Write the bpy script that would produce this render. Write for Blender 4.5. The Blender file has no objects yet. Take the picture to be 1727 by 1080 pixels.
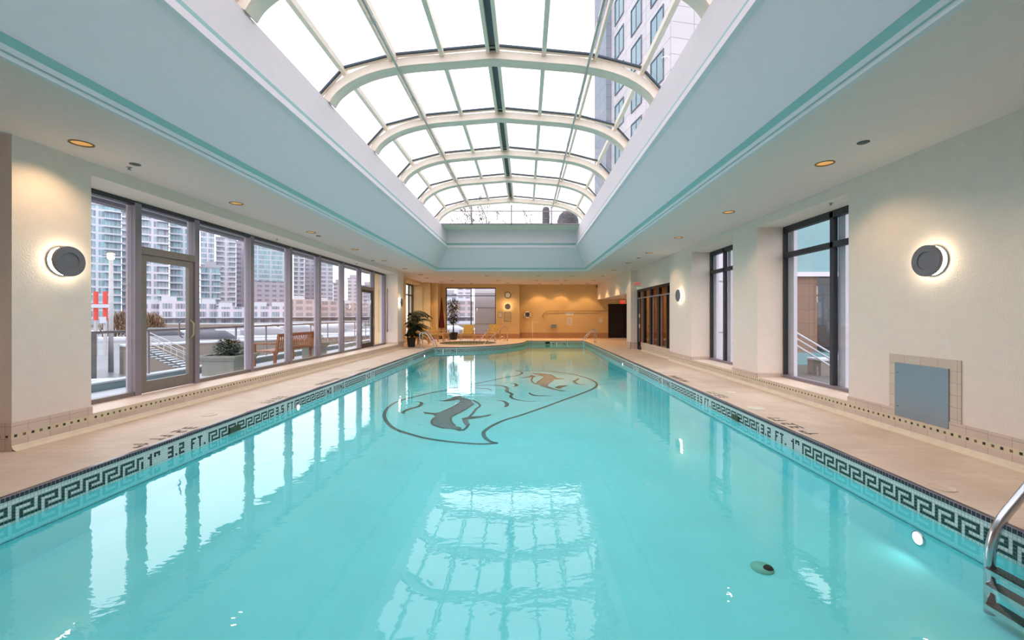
import bpy, bmesh, math, random
from mathutils import Vector, Matrix
random.seed(7)
R = math.radians
PI = math.pi
scn = bpy.context.scene
COL = scn.collection

# ------------------------------------------------------------------ camera, world, exposure
F = 718.0                      # focal length in pixels of the 1727 px wide frame
cam_d = bpy.data.cameras.new('camera'); cam = bpy.data.objects.new('camera', cam_d); COL.objects.link(cam)
cam.location = (0, 0, 1.5); cam.rotation_euler = (R(90), 0, 0)
cam_d.sensor_width = 36; cam_d.lens = 36 * F / 1727
cam_d.shift_x = -22.5 / 1727; cam_d.shift_y = -8 / 1727
cam_d.clip_start = 0.05; cam_d.clip_end = 1500
scn.camera = cam
scn.view_settings.view_transform = 'Standard'; scn.view_settings.look = 'None'
scn.view_settings.exposure = 0.0; scn.view_settings.gamma = 1; scn.view_settings.use_curve_mapping = False
SKY = 3.7
w = bpy.data.worlds.new('overcast_sky'); scn.world = w; w.use_nodes = True
wn = w.node_tree; wn.nodes.clear()
wo = wn.nodes.new('ShaderNodeOutputWorld'); wb = wn.nodes.new('ShaderNodeBackground')
wt = wn.nodes.new('ShaderNodeTexCoord'); wnz = wn.nodes.new('ShaderNodeTexNoise'); wr = wn.nodes.new('ShaderNodeValToRGB')
wnz.inputs['Scale'].default_value = 1.2; wnz.inputs['Detail'].default_value = 3
wr.color_ramp.elements[0].position = .3; wr.color_ramp.elements[0].color = (.88, .89, .97, 1)
wr.color_ramp.elements[1].position = .7; wr.color_ramp.elements[1].color = (.95, .95, 1.0, 1)
wn.links.new(wt.outputs['Generated'], wnz.inputs['Vector']); wn.links.new(wnz.outputs['Fac'], wr.inputs['Fac'])
wn.links.new(wr.outputs['Color'], wb.inputs['Color']); wb.inputs['Strength'].default_value = SKY
wn.links.new(wb.outputs[0], wo.inputs[0])
DOWN_W = 24; BACK_W = 80; SCONCE_E = 34; POOL_W = .4
WARM = (1, .70, .40)
WARMER = (1, .57, .24)

# ------------------------------------------------------------------ materials
def srgb(r, g, b):
    f = lambda c: ((c / 255 + .055) / 1.055) ** 2.4 if c > 10 else c / 255 / 12.92
    return (f(r), f(g), f(b), 1)
def nodes(name):
    m = bpy.data.materials.new(name); m.use_nodes = True
    nt = m.node_tree; b = nt.nodes['Principled BSDF']
    return m, nt, b
def N(nt, t, **k):
    n = nt.nodes.new(t)
    for a, v in k.items():
        if a in n.inputs: n.inputs[a].default_value = v
        else: setattr(n, a, v)
    return n
def plain(name, col, rough=.5, metal=0, var=.06, scale=8, bump=0, bscale=60, coord='Object', spec=.5):
    m, nt, b = nodes(name)
    tc = N(nt, 'ShaderNodeTexCoord'); nz = N(nt, 'ShaderNodeTexNoise'); nz.inputs['Scale'].default_value = scale
    nz.inputs['Detail'].default_value = 4
    nt.links.new(tc.outputs[coord], nz.inputs['Vector'])
    rp = N(nt, 'ShaderNodeValToRGB')
    rp.color_ramp.elements[0].position = .3; rp.color_ramp.elements[1].position = .7
    rp.color_ramp.elements[0].color = tuple(c * (1 - var) for c in col[:3]) + (1,)
    rp.color_ramp.elements[1].color = tuple(min(1, c * (1 + var)) for c in col[:3]) + (1,)
    nt.links.new(nz.outputs['Fac'], rp.inputs['Fac']); nt.links.new(rp.outputs['Color'], b.inputs['Base Color'])
    b.inputs['Roughness'].default_value = rough; b.inputs['Metallic'].default_value = metal
    b.inputs['Specular IOR Level'].default_value = spec
    if bump:
        n2 = N(nt, 'ShaderNodeTexNoise'); n2.inputs['Scale'].default_value = bscale; n2.inputs['Detail'].default_value = 3
        nt.links.new(tc.outputs[coord], n2.inputs['Vector'])
        bp = N(nt, 'ShaderNodeBump'); bp.inputs['Strength'].default_value = bump; bp.inputs['Distance'].default_value = .01
        nt.links.new(n2.outputs['Fac'], bp.inputs['Height']); nt.links.new(bp.outputs['Normal'], b.inputs['Normal'])
    return m
def brick(name, c1, c2, mort, bw, rh, ms, rough=.5, off=0.0, bias=0, bump=0, smooth=.1, noise=0):
    m, nt, b = nodes(name)
    tc = N(nt, 'ShaderNodeTexCoord'); bt = N(nt, 'ShaderNodeTexBrick')
    bt.offset = off; bt.squash = 1
    for k, v in (('Color1', c1), ('Color2', c2), ('Mortar', mort), ('Scale', 1), ('Mortar Size', ms), ('Mortar Smooth', smooth), ('Bias', bias), ('Brick Width', bw), ('Row Height', rh)):
        bt.inputs[k].default_value = v
    nt.links.new(tc.outputs['UV'], bt.inputs['Vector'])
    out = bt.outputs['Color']
    if noise:
        nz = N(nt, 'ShaderNodeTexNoise'); nz.inputs['Scale'].default_value = 1.6; nz.inputs['Detail'].default_value = 6
        nt.links.new(tc.outputs['Object'], nz.inputs['Vector'])
        mx = N(nt, 'ShaderNodeMix', data_type='RGBA', blend_type='MULTIPLY'); mx.inputs[0].default_value = 1
        rp = N(nt, 'ShaderNodeValToRGB'); rp.color_ramp.elements[0].position = .3; rp.color_ramp.elements[1].position = .7
        rp.color_ramp.elements[0].color = (1 - noise, 1 - noise * 1.1, 1 - noise * 1.4, 1); rp.color_ramp.elements[1].color = (1, 1, 1, 1)
        nt.links.new(nz.outputs['Fac'], rp.inputs['Fac'])
        nt.links.new(out, mx.inputs[6]); nt.links.new(rp.outputs['Color'], mx.inputs[7]); out = mx.outputs[2]
    nt.links.new(out, b.inputs['Base Color']); b.inputs['Roughness'].default_value = rough
    if bump:
        bp = N(nt, 'ShaderNodeBump'); bp.inputs['Strength'].default_value = bump; bp.inputs['Distance'].default_value = .004; bp.invert = True
        nt.links.new(bt.outputs['Fac'], bp.inputs['Height']); nt.links.new(bp.outputs['Normal'], b.inputs['Normal'])
    return m
def emit(name, col, s):
    m = bpy.data.materials.new(name); m.use_nodes = True; nt = m.node_tree; nt.nodes.clear()
    o = N(nt, 'ShaderNodeOutputMaterial'); e = N(nt, 'ShaderNodeEmission'); e.inputs[0].default_value = (*col[:3], 1); e.inputs[1].default_value = s
    nt.links.new(e.outputs[0], o.inputs[0]); return m
def clear(name, tint, ior=1.45, rough=0, ripple=0):
    m = bpy.data.materials.new(name); m.use_nodes = True; nt = m.node_tree; nt.nodes.clear()
    o = N(nt, 'ShaderNodeOutputMaterial'); t = N(nt, 'ShaderNodeBsdfTransparent'); g = N(nt, 'ShaderNodeBsdfGlossy')
    t.inputs[0].default_value = (*tint, 1); g.inputs['Color'].default_value = (1, 1, 1, 1); g.inputs['Roughness'].default_value = rough
    fr = N(nt, 'ShaderNodeFresnel'); mx = N(nt, 'ShaderNodeMixShader')
    # thin sheet: the same reflectance from both faces
    ge = N(nt, 'ShaderNodeNewGeometry'); ir = N(nt, 'ShaderNodeMapRange'); ir.inputs[3].default_value = ior; ir.inputs[4].default_value = 1 / ior
    nt.links.new(ge.outputs['Backfacing'], ir.inputs[0]); nt.links.new(ir.outputs[0], fr.inputs[0])
    if ripple:
        tc = N(nt, 'ShaderNodeTexCoord'); mp = N(nt, 'ShaderNodeMapping'); mp.inputs['Scale'].default_value = (1, 1.6, 1)
        n1 = N(nt, 'ShaderNodeTexNoise'); n1.inputs['Scale'].default_value = 2.2; n1.inputs['Detail'].default_value = 3
        n1.inputs['Distortion'].default_value = .6
        nt.links.new(tc.outputs['Object'], mp.inputs[0]); nt.links.new(mp.outputs[0], n1.inputs['Vector'])
        n2 = N(nt, 'ShaderNodeTexNoise'); n2.inputs['Scale'].default_value = 14; n2.inputs['Detail'].default_value = 2
        nt.links.new(mp.outputs[0], n2.inputs['Vector'])
        # calm towards the far end, livelier in patches near the middle
        n3 = N(nt, 'ShaderNodeTexNoise'); n3.inputs['Scale'].default_value = .35; n3.inputs['Detail'].default_value = 1
        nt.links.new(tc.outputs['Object'], n3.inputs['Vector'])
        ml = N(nt, 'ShaderNodeMath', operation='MULTIPLY'); nt.links.new(n2.outputs['Fac'], ml.inputs[0])
        rp = N(nt, 'ShaderNodeMapRange'); rp.inputs[1].default_value = .42; rp.inputs[2].default_value = .62; rp.inputs[3].default_value = .03; rp.inputs[4].default_value = .3
        nt.links.new(n3.outputs['Fac'], rp.inputs[0]); nt.links.new(rp.outputs[0], ml.inputs[1])
        ad = N(nt, 'ShaderNodeMath', operation='ADD'); nt.links.new(n1.outputs['Fac'], ad.inputs[0]); nt.links.new(ml.outputs[0], ad.inputs[1])
        bp = N(nt, 'ShaderNodeBump'); bp.inputs['Strength'].default_value = ripple; bp.inputs['Distance'].default_value = .02
        nt.links.new(ad.outputs[0], bp.inputs['Height'])
        nt.links.new(bp.outputs[0], g.inputs['Normal']); nt.links.new(bp.outputs[0], fr.inputs['Normal'])
    nt.links.new(fr.outputs[0], mx.inputs[0]); nt.links.new(t.outputs[0], mx.inputs[1]); nt.links.new(g.outputs[0], mx.inputs[2])
    nt.links.new(mx.outputs[0], o.inputs[0]); return m

TP = .0272                                                       # mosaic tile pitch
M = {}
M['stucco'] = plain('cream_stucco', srgb(235, 217, 206), .85, bump=.35, bscale=55, var=.02)
M['ceil'] = plain('ceiling_plaster', srgb(224, 206, 202), .9, bump=.2, bscale=60, var=.015)
M['teal'] = plain('pale_teal_paint', srgb(214, 211, 215), .8, var=.015)
M['white'] = plain('white_plaster', srgb(236, 224, 228), .8, var=.015)
M['tealtrim'] = plain('teal_moulding', srgb(150, 190, 188), .6, var=.02)
M['cream'] = plain('cream_painted_steel', srgb(236, 222, 206), .5, var=.03)
M['gasket'] = plain('dark_gasket', srgb(60, 72, 84), .5)
M['alu'] = plain('grey_aluminium', srgb(140, 128, 136), .45, .2, var=.04)
M['alud'] = plain('dark_aluminium', srgb(62, 62, 68), .45, .3)
M['olive'] = plain('olive_aluminium', srgb(128, 120, 116), .45, .2)
M['lilac'] = plain('pale_cladding', srgb(196, 188, 200), .5, var=.03)
M['black'] = plain('black_frame', srgb(22, 21, 22), .45)
M['chrome'] = plain('polished_steel', srgb(205, 205, 208), .16, 1, var=.03)
M['brushed'] = plain('brushed_steel', srgb(150, 158, 166), .38, .9, var=.05, scale=2)
M['bronze'] = plain('bronze_handle', srgb(176, 160, 130), .3, .9)
M['disc'] = plain('grey_enamel', srgb(112, 110, 118), .55)
M['deck'] = brick('beige_deck_tile', srgb(228, 207, 192), srgb(222, 200, 184), srgb(204, 182, 165), .30, .15, .003, .55, off=.5, noise=.16, bump=.3)
M['sill'] = brick('beige_sill_tile', srgb(228, 206, 190), srgb(222, 198, 182), srgb(196, 172, 154), .30, .30, .003, .5, noise=.06)
M['base'] = brick('beige_wall_tile', srgb(218, 196, 180), srgb(210, 188, 172), srgb(178, 156, 140), .22, .135, .003, .45, off=0, noise=.08)
M['cove'] = plain('cove_tile', srgb(228, 210, 186), .5)
M['dot'] = plain('dark_dot_tile', srgb(34, 30, 28), .3)
M['dot2'] = plain('olive_dot_tile', srgb(110, 98, 66), .3)
M['wtile'] = brick('white_mosaic', srgb(214, 224, 220), srgb(200, 214, 210), srgb(120, 136, 134), TP, TP, .0014, .25, bump=.4)
M['gtile'] = plain('green_mosaic_tile', srgb(22, 60, 56), .25, var=.25, scale=30)
M['ktile'] = plain('black_mosaic_tile', srgb(24, 30, 38), .25)
M['coping'] = brick('dark_coping_tile', srgb(52, 42, 54), srgb(40, 32, 44), srgb(150, 140, 148), TP * 1.25, 1, .0022, .2)
M['basin'] = plain('aqua_plaster', srgb(122, 226, 230), .7, var=.04, scale=1.3)  # soft mottling in the colour imitates faint water caustics
M['whale'] = brick('grey_mosaic', srgb(98, 150, 156), srgb(78, 124, 132), srgb(60, 100, 108), .05, .05, .006, .6)
M['line'] = plain('dark_green_line', srgb(30, 92, 92), .6, var=.2, scale=10)
M['water'] = clear('pool_water', (.90, .99, .99), 1.45, 0, .12)
M['spa'] = clear('spa_water', (.8, .9, .8), 1.33, 0, .15)
M['glass'] = clear('window_glass', (.95, .97, .97), 1.35)
M['sglass'] = clear('skylight_glass', (.66, .665, .68), 1.25)
M['dglass'] = clear('smoked_glass', (.55, .5, .42), 1.5)
M['bulb'] = emit('warm_bulb', (1, .80, .52), 5)
M['glow'] = emit('sconce_glow', (1, .86, .60), SCONCE_E)
M['gold'] = plain('gold_reflector', srgb(236, 204, 152), .3, .3)
M['teak'] = plain('teak', srgb(150, 84, 44), .55, var=.25, scale=14)
M['pine'] = plain('honey_wood', srgb(200, 156, 100), .5, var=.12, scale=14)
M['yellow'] = plain('yellow_fabric', srgb(198, 168, 96), .9, var=.1, scale=20)
M['maroon'] = plain('maroon_fabric', srgb(96, 34, 24), .9)
M['pot'] = plain('black_pot', srgb(22, 22, 24), .5)
M['soil'] = plain('soil', srgb(50, 38, 28), .95)
M['leaf'] = plain('dark_green_leaf', srgb(20, 42, 24), .5, var=.35, scale=12)
M['leaf2'] = plain('mid_green_leaf', srgb(26, 40, 24), .5, var=.4, scale=12)
M['leafr'] = plain('reddish_leaf', srgb(60, 38, 30), .5, var=.4, scale=12)
M['bark'] = plain('bark', srgb(96, 78, 60), .9, var=.2)
M['paper'] = plain('white_paper', srgb(228, 220, 206), .8)
M['ink'] = plain('dark_ink', srgb(60, 36, 28), .8)
M['red'] = plain('red_sign', srgb(190, 30, 26), .5)
M['redlit'] = emit('lit_red_sign', (.9, .05, .03), .9)
M['plastic'] = plain('white_plastic', srgb(224, 218, 204), .4)
M['dark'] = plain('dark_void', srgb(12, 9, 8), .9)
M['orange'] = plain('orange_room_wall', srgb(200, 120, 50), .8)
M['snow'] = plain('snow', srgb(180, 184, 194), .9, var=.05, scale=3)
M['conc'] = plain('concrete', srgb(84, 80, 80), .9, var=.18, scale=1.5)
M['tan'] = plain('tan_concrete', srgb(124, 112, 104), .9, var=.08, scale=1.5)
M['curb'] = plain('blue_grey_curb', srgb(120, 136, 142), .8)
M['plantc'] = plain('cast_stone', srgb(140, 138, 130), .85, var=.08)
M['harbour'] = plain('harbour_surface', srgb(104, 104, 112), .3, var=.3, scale=.2)
M['hull'] = plain('white_hull', srgb(174, 174, 182), .5)
M['cover'] = plain('grey_boat_cover', srgb(84, 84, 92), .8)
M['orangep'] = plain('orange_red_paint', srgb(190, 60, 44), .6)
M['pole'] = plain('pale_lamp_post', srgb(160, 156, 158), .5)
M['lampglow'] = emit('street_lamp_glow', (1, .85, .5), 3.5)
M['twig'] = plain('bare_bush', srgb(116, 88, 62), .9, var=.25, scale=3)
M['shingle'] = brick('dark_shingle', srgb(64, 60, 64), srgb(86, 82, 86), srgb(40, 38, 40), .5, .3, .04, .8, off=.5)
M['teng'] = plain('teal_spandrel_glass', srgb(104, 140, 146), .25, var=.03, scale=1)
M['brownst'] = brick('brown_stone', srgb(122, 88, 70), srgb(110, 80, 64), srgb(92, 66, 54), .9, .5, .012, .6)
M['dkglass'] = plain('dark_window_glass', srgb(30, 34, 40), .08)
M['twrwall'] = brick('pale_stone_panels', srgb(208, 202, 202), srgb(200, 194, 196), srgb(150, 146, 150), 2.4, 1.5, .03, .7)
M['twrside'] = brick('grey_stone_panels', srgb(150, 156, 166), srgb(142, 148, 160), srgb(116, 120, 130), 1.6, 1.5, .03, .7)
M['twrglass'] = plain('tower_glass', srgb(108, 142, 152), .12, var=.15, scale=.3)
def facade(name, g1, g2, wall, bw, rh, ms, bias=0, bay=7.0):
    """fine glazing bars inside floors and bays of wall colour"""
    m = brick(name, srgb(*g1), srgb(*g2), srgb(*[min(255, c * .92) for c in wall]), bw / 2, rh, .09, .4, bias=bias, smooth=.02)
    nt = m.node_tree; b = nt.nodes['Principled BSDF']; src = b.inputs['Base Color'].links[0].from_socket
    tc = [n for n in nt.nodes if n.type == 'TEX_COORD'][0]
    bt = N(nt, 'ShaderNodeTexBrick'); bt.offset = 0; bt.squash = 1
    for k, v in (('Scale', 1), ('Mortar Size', ms), ('Mortar Smooth', .02), ('Bias', 0), ('Brick Width', bay), ('Row Height', rh)): bt.inputs[k].default_value = v
    nt.links.new(tc.outputs['UV'], bt.inputs['Vector'])
    mx = N(nt, 'ShaderNodeMix', data_type='RGBA'); nt.links.new(bt.outputs['Fac'], mx.inputs[0]); nt.links.new(src, mx.inputs[6]); mx.inputs[7].default_value = srgb(*wall)
    nt.links.new(mx.outputs[2], b.inputs['Base Color']); return m

# ------------------------------------------------------------------ mesh helpers
class MB:
    def __init__(s): s.v = []; s.f = []; s.m = []; s.uv = {}; s.smooth = []
    def face(s, pts, mi=0, uv=None, smooth=False):
        i = len(s.v); s.v += [tuple(p) for p in pts]; s.f.append(list(range(i, i + len(pts)))); s.m.append(mi); s.smooth.append(smooth)
        if uv: s.uv[len(s.f) - 1] = uv
        return s
    def box(s, x0, x1, y0, y1, z0, z1, mi=0, M4=None, bev=0):
        x0, x1 = min(x0, x1), max(x0, x1); y0, y1 = min(y0, y1), max(y0, y1); z0, z1 = min(z0, z1), max(z0, z1)
        i = len(s.v)
        P = [Vector((x, y, z)) for z in (z0, z1) for y in (y0, y1) for x in (x0, x1)]
        if M4 is not None: P = [M4 @ p for p in P]
        s.v += [tuple(p) for p in P]
        for q in ((0, 2, 3, 1), (4, 5, 7, 6), (0, 1, 5, 4), (2, 6, 7, 3), (0, 4, 6, 2), (1, 3, 7, 5)):
            s.f.append([i + k for k in q]); s.m.append(mi); s.smooth.append(False)
        return s
    def bar(s, a, b, wdt, hgt, mi=0, up=(0, 0, 1)):
        a = Vector(a); b = Vector(b); d = (b - a); L = d.length; d.normalize(); u = Vector(up)
        if abs(d.dot(u)) > .98: u = Vector((0, 1, 0))
        x = d.cross(u).normalized(); z = x.cross(d)
        m4 = Matrix(((x.x, d.x, z.x, a.x), (x.y, d.y, z.y, a.y), (x.z, d.z, z.z, a.z), (0, 0, 0, 1)))
        return s.box(-wdt / 2, wdt / 2, 0, L, -hgt / 2, hgt / 2, mi, m4)
    def tube(s, pts, r, mi=0, n=10, caps=True):
        pts = [Vector(p) for p in pts]; rr = r if isinstance(r, (list, tuple)) else [r] * len(pts)
        base = len(s.v); prev = None
        for k, p in enumerate(pts):
            t = (pts[min(k + 1, len(pts) - 1)] - pts[max(k - 1, 0)]).normalized()
            if prev is None:
                u = Vector((0, 0, 1)) if abs(t.z) < .9 else Vector((1, 0, 0)); u = (u - t * u.dot(t)).normalized()
            else: u = (prev - t * prev.dot(t)).normalized()
            prev = u; v = t.cross(u)
            for j in range(n):
                a = 2 * PI * j / n; s.v.append(tuple(p + (u * math.cos(a) + v * math.sin(a)) * rr[k]))
        for k in range(len(pts) - 1):
            for j in range(n):
                a = base + k * n + j; b = base + k * n + (j + 1) % n
                s.f.append([a, b, b + n, a + n]); s.m.append(mi); s.smooth.append(True)
        if caps:
            s.f.append([base + j for j in range(n)][::-1]); s.m.append(mi); s.smooth.append(False)
            e = base + (len(pts) - 1) * n; s.f.append([e + j for j in range(n)]); s.m.append(mi); s.smooth.append(False)
        return s
    def lathe(s, prof, c=(0, 0, 0), n=32, mi=0, axis='z', M4=None, smooth=True, mis=None):
        base = len(s.v)
        for (r, h) in prof:
            for j in range(n):
                a = 2 * PI * j / n; x, y = r * math.cos(a), r * math.sin(a)
                p = {'z': (x, y, h), 'x': (h, x, y), 'y': (x, h, y)}[axis]
                p = Vector((p[0] + c[0], p[1] + c[1], p[2] + c[2]))
                if M4 is not None: p = M4 @ p
                s.v.append(tuple(p))
        for k in range(len(prof) - 1):
            for j in range(n):
                a = base + k * n + j; b = base + k * n + (j + 1) % n
                s.f.append([a, b, b + n, a + n]); s.m.append(mis[k] if mis else mi); s.smooth.append(smooth)
        return s
    def build(s, name, mats, parent=None, loc=None, rotz=0, bevel=0, label=None, **tags):
        me = bpy.data.meshes.new(name); me.from_pydata(s.v, [], s.f)
        if not isinstance(mats, (list, tuple)): mats = [mats]
        for m in mats: me.materials.append(M[m] if isinstance(m, str) else m)
        for p, mi, sm in zip(me.polygons, s.m, s.smooth): p.material_index = mi; p.use_smooth = sm
        uvl = me.uv_layers.new(name='UVMap')
        for pi, p in enumerate(me.polygons):
            cu = s.uv.get(pi)
            n = p.normal
            for k, li in enumerate(p.loop_indices):
                if cu: uvl.data[li].uv = cu[k]; continue
                c = me.vertices[me.loops[li].vertex_index].co
                ax = max(range(3), key=lambda q: abs(n[q]))
                uvl.data[li].uv = (c.y, c.z) if ax == 0 else (c.x, c.z) if ax == 1 else (c.x, c.y)
        bm = bmesh.new(); bm.from_mesh(me)
        if s.f and len(bm.faces) < 60000:
            bmesh.ops.remove_doubles(bm, verts=bm.verts, dist=1e-6)
            bmesh.ops.recalc_face_normals(bm, faces=bm.faces)
        bm.to_mesh(me); bm.free()
        o = bpy.data.objects.new(name, me); COL.objects.link(o)
        if parent is not None: o.parent = parent
        if loc is not None: o.location = loc
        if rotz: o.rotation_euler = (0, 0, rotz)
        if bevel:
            b = o.modifiers.new('bevel', 'BEVEL'); b.width = bevel; b.segments = 2; b.limit_method = 'ANGLE'
        if label: o['label'] = label
        for k, v in tags.items(): o[k] = v
        return o
def thing(name, label, cat, loc=(0, 0, 0), rotz=0, group=None, kind=None):
    o = bpy.data.objects.new(name, None); o.empty_display_size = .1; COL.objects.link(o)
    o.location = loc; o.rotation_euler = (0, 0, rotz); o['label'] = label; o['category'] = cat
    if group: o['group'] = group
    if kind: o['kind'] = kind
    return o
def tag(o, label, cat, group=None, kind=None):
    o['label'] = label; o['category'] = cat
    if group: o['group'] = group
    if kind: o['kind'] = kind
    return o
def st(o): o['kind'] = 'structure'; return o
def sroot(name, loc=(0, 0, 0)):
    o = bpy.data.objects.new(name, None); o.empty_display_size = .1; COL.objects.link(o); o.location = loc; o['kind'] = 'structure'; return o
def copy_tree(o, parent=None):
    c = o.copy(); COL.objects.link(c); c.parent = parent
    for ch in [x for x in o.children]: copy_tree(ch, c)
    return c
def wx(px, Y): return (px - 886) / F * Y
def wz(py, Y): return 1.5 + (532 - py) / F * Y
def arc(c, r, a0, a1, n, f): return [f(c[0] + r * math.cos(R(a0 + (a1 - a0) * k / n)), c[1] + r * math.sin(R(a0 + (a1 - a0) * k / n))) for k in range(n + 1)]

XL, XR, ZC = -5.67, 4.80, 3.5
PL, PR, P0, P1 = -4.28, 3.44, .5, 24.9
WZ = -.205; FZ = -.62

# ------------------------------------------------------------------ pool outline (clockwise seen from above)
def catmull(pts, n=6):
    out = []
    for i in range(len(pts) - 1):
        p0 = Vector(pts[max(i - 1, 0)]); p1 = Vector(pts[i]); p2 = Vector(pts[i + 1]); p3 = Vector(pts[min(i + 2, len(pts) - 1)])
        for k in range(n):
            t = k / n
            out.append(tuple(.5 * ((2 * p1) + (p2 - p0) * t + (2 * p0 - 5 * p1 + 4 * p2 - p3) * t * t + (3 * p1 - p0 - 3 * p2 + p3) * t ** 3)))
    out.append(tuple(pts[-1])); return out
curve = catmull([(PL, 19.8), (-3.1, 20.02), (-2.16, 20.45), (-1.35, 21.15), (-.7, 22.1), (-.2, 23.2), (.03, 24.2), (.09, P1)], 6)
outline = [(PL, P0)] + curve + [(PR, P1), (PR, P0)]
def offset(pl, d):
    n = len(pl); out = []
    for i in range(n):
        a = Vector(pl[i - 1]); b = Vector(pl[i]); c = Vector(pl[(i + 1) % n])
        e1 = (b - a).normalized(); e2 = (c - b).normalized()
        n1 = Vector((-e1.y, e1.x)); n2 = Vector((-e2.y, e2.x)); m = (n1 + n2)
        m = m / max(.3, (1 + n1.dot(n2)))
        out.append(tuple(b + m * d))
    return out
outer = offset(outline, .036)
SPA = (-3.1, 23.1, 1.5)
def circ(cx, cy, r, n=40): return [(cx + r * math.cos(2 * PI * k / n), cy + r * math.sin(2 * PI * k / n)) for k in range(n)]

def filled(name, mat, loops, z, **k):
    bm = bmesh.new(); es = []
    for lp in loops:
        vs = [bm.verts.new((x, y, z)) for x, y in lp]
        for i in range(len(vs)): es.append(bm.edges.new((vs[i], vs[(i + 1) % len(vs)])))
    bmesh.ops.triangle_fill(bm, use_beauty=True, use_dissolve=False, edges=es, normal=(0, 0, 1))
    me = bpy.data.meshes.new(name)
    uvl = bm.loops.layers.uv.new('UVMap')
    for f in bm.faces:
        for l in f.loops: l[uvl].uv = (l.vert.co.x, l.vert.co.y)
    bm.to_mesh(me); bm.free(); me.materials.append(M[mat])
    o = bpy.data.objects.new(name, me); COL.objects.link(o); return o

# ------------------------------------------------------------------ floor
fl = filled('floor', 'deck', [[(-7.6, -4.4), (-7.6, 4.7), (-6.0, 4.7), (-6.0, 19.8), (-6.9, 19.8), (-6.9, 27.9), (7.7, 27.9), (7.7, 19.0), (5.2, 19.0), (5.2, -4.4)], outer, circ(SPA[0], SPA[1], SPA[2] + .03)], 0.0)
st(fl)

# ------------------------------------------------------------------ swimming pool
pool = thing('swimming_pool', 'long aqua indoor swimming pool with dark coping and Greek key waterline tiles', 'swimming pool')
def strip(mb, pl, z0, z1, mi, u0=0, closed=True, pl2=None):
    u = u0; n = len(pl); pl2 = pl2 or pl
    for i in range(n if closed else n - 1):
        a, b = pl[i], pl[(i + 1) % n]; a2, b2 = pl2[i], pl2[(i + 1) % n]
        L = math.dist(a, b)
        mb.face([(a[0], a[1], z0), (b[0], b[1], z0), (b2[0], b2[1], z1), (a2[0], a2[1], z1)], mi, [(u, z0), (u + L, z0), (u + L, z1), (u, z1)]); u += L
mb = MB(); strip(mb, outline, FZ, -.245, 0); mb.build('basin_wall', 'basin', pool)
o = filled('basin_floor', 'basin', [outline], FZ); o.parent = pool
mb = MB(); ledge = offset(outline, -.012); strip(mb, ledge, -.372, -.36, 0); mb.build('step_line', plain('teal_step_line', srgb(62, 150, 154), .6), pool)
mb = MB(); strip(mb, offset(outline, .0005), -.245, -.028, 0); mb.build('tile_band', 'wtile', pool)
cop_o = MB()
strip(cop_o, offset(outline, -.006), -.037, -.004, 0); 
strip(cop_o, offset(outline, -.006), -.004, .004, 0, pl2=offset(outline, .004)); strip(cop_o, offset(outline, .004), .004, .004, 0, pl2=outer); strip(cop_o, outer, .004, -.02, 0)
cop_o.build('coping', 'coping', pool)

FONT = {'N': ['1001', '1101', '1111', '1011', '1001'], 'O': ['111', '101', '101', '101', '111'], 'D': ['110', '101', '101', '101', '110'],
        'I': ['1'] * 5, 'V': ['101', '101', '101', '101', '010'], 'G': ['111', '100', '101', '101', '111'], '3': ['111', '001', '111', '001', '111'],
        '2': ['111', '001', '111', '100', '111'], '5': ['111', '100', '111', '001', '111'], '4': ['101', '101', '111', '001', '001'],
        '0': ['111', '101', '101', '101', '111'], 'F': ['111', '100', '110', '100', '100'], 'T': ['111', '010', '010', '010', '010'],
        '1': ['01', '11', '01', '01', '01'], 'm': ['111', '101', '000', '000', '000'], '.': ['0', '0', '0', '0', '1'], ' ': ['00'] * 5}
KEY = ['1111110', '1000010', '1011110', '1010000', '1011111']
def text_cols(t):
    cols = []
    for ch in t:
        g = FONT[ch]
        for c in range(len(g[0])): cols.append([g[r][c] == '1' for r in range(5)])
        cols.append([False] * 5)
    return cols
cum = [0]
path = outline
for i in range(len(path) - 1): cum.append(cum[-1] + math.dist(path[i], path[i + 1]))
def at_u(u):
    u = max(0, min(cum[-1] - 1e-6, u)); i = 0
    while cum[i + 1] < u: i += 1
    t = (u - cum[i]) / (cum[i + 1] - cum[i]); a = Vector(path[i]); b = Vector(path[i + 1]); d = (b - a).normalized()
    return a + (b - a) * t, Vector((d.y, -d.x))
iR = cum[-1]
def uL(y): return y - P0
def uR(y): return iR - (y - P0)
uC = [cum[i] for i in range(len(path)) if abs(path[i][0] - .09) < 1e-3][0]
msgs = sorted([(uL(4.84), '1m 3.2 FT.'), (uL(7.3), '3.5 FT'), (uL(9.2), 'NO DIVING'), (uL(11.5), '4.0 FT'), (uL(15.6), '4.5 FT'), (uL(20.0), 'NO DIVING'),
               (uC + 1.5, 'NO DIVING'), (uR(13.5), '4.0 FT'), (uR(10.95), 'NO DIVING'), (uR(8.5), '3.5 FT.'), (uR(6.2), '3.2 FT. 1m')])
ncol = int(cum[-1] / TP); colsd = [None] * ncol
for u, t in msgs:
    k0 = int(u / TP); tc = text_cols(t)
    for j in range(-2, len(tc) + 1): colsd[k0 + j] = [False] * 5 if j < 0 or j >= len(tc) else tc[j]
    for j, c in enumerate(tc): colsd[k0 + j] = [('k' if q else False) for q in c]
ph = 0
for k in range(ncol):
    if colsd[k] is None: colsd[k] = [KEY[r][ph % 7] == '1' for r in range(5)]; ph += 1
    else: ph = 0
km = MB(); zt = -.030 - 2 * TP
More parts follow.
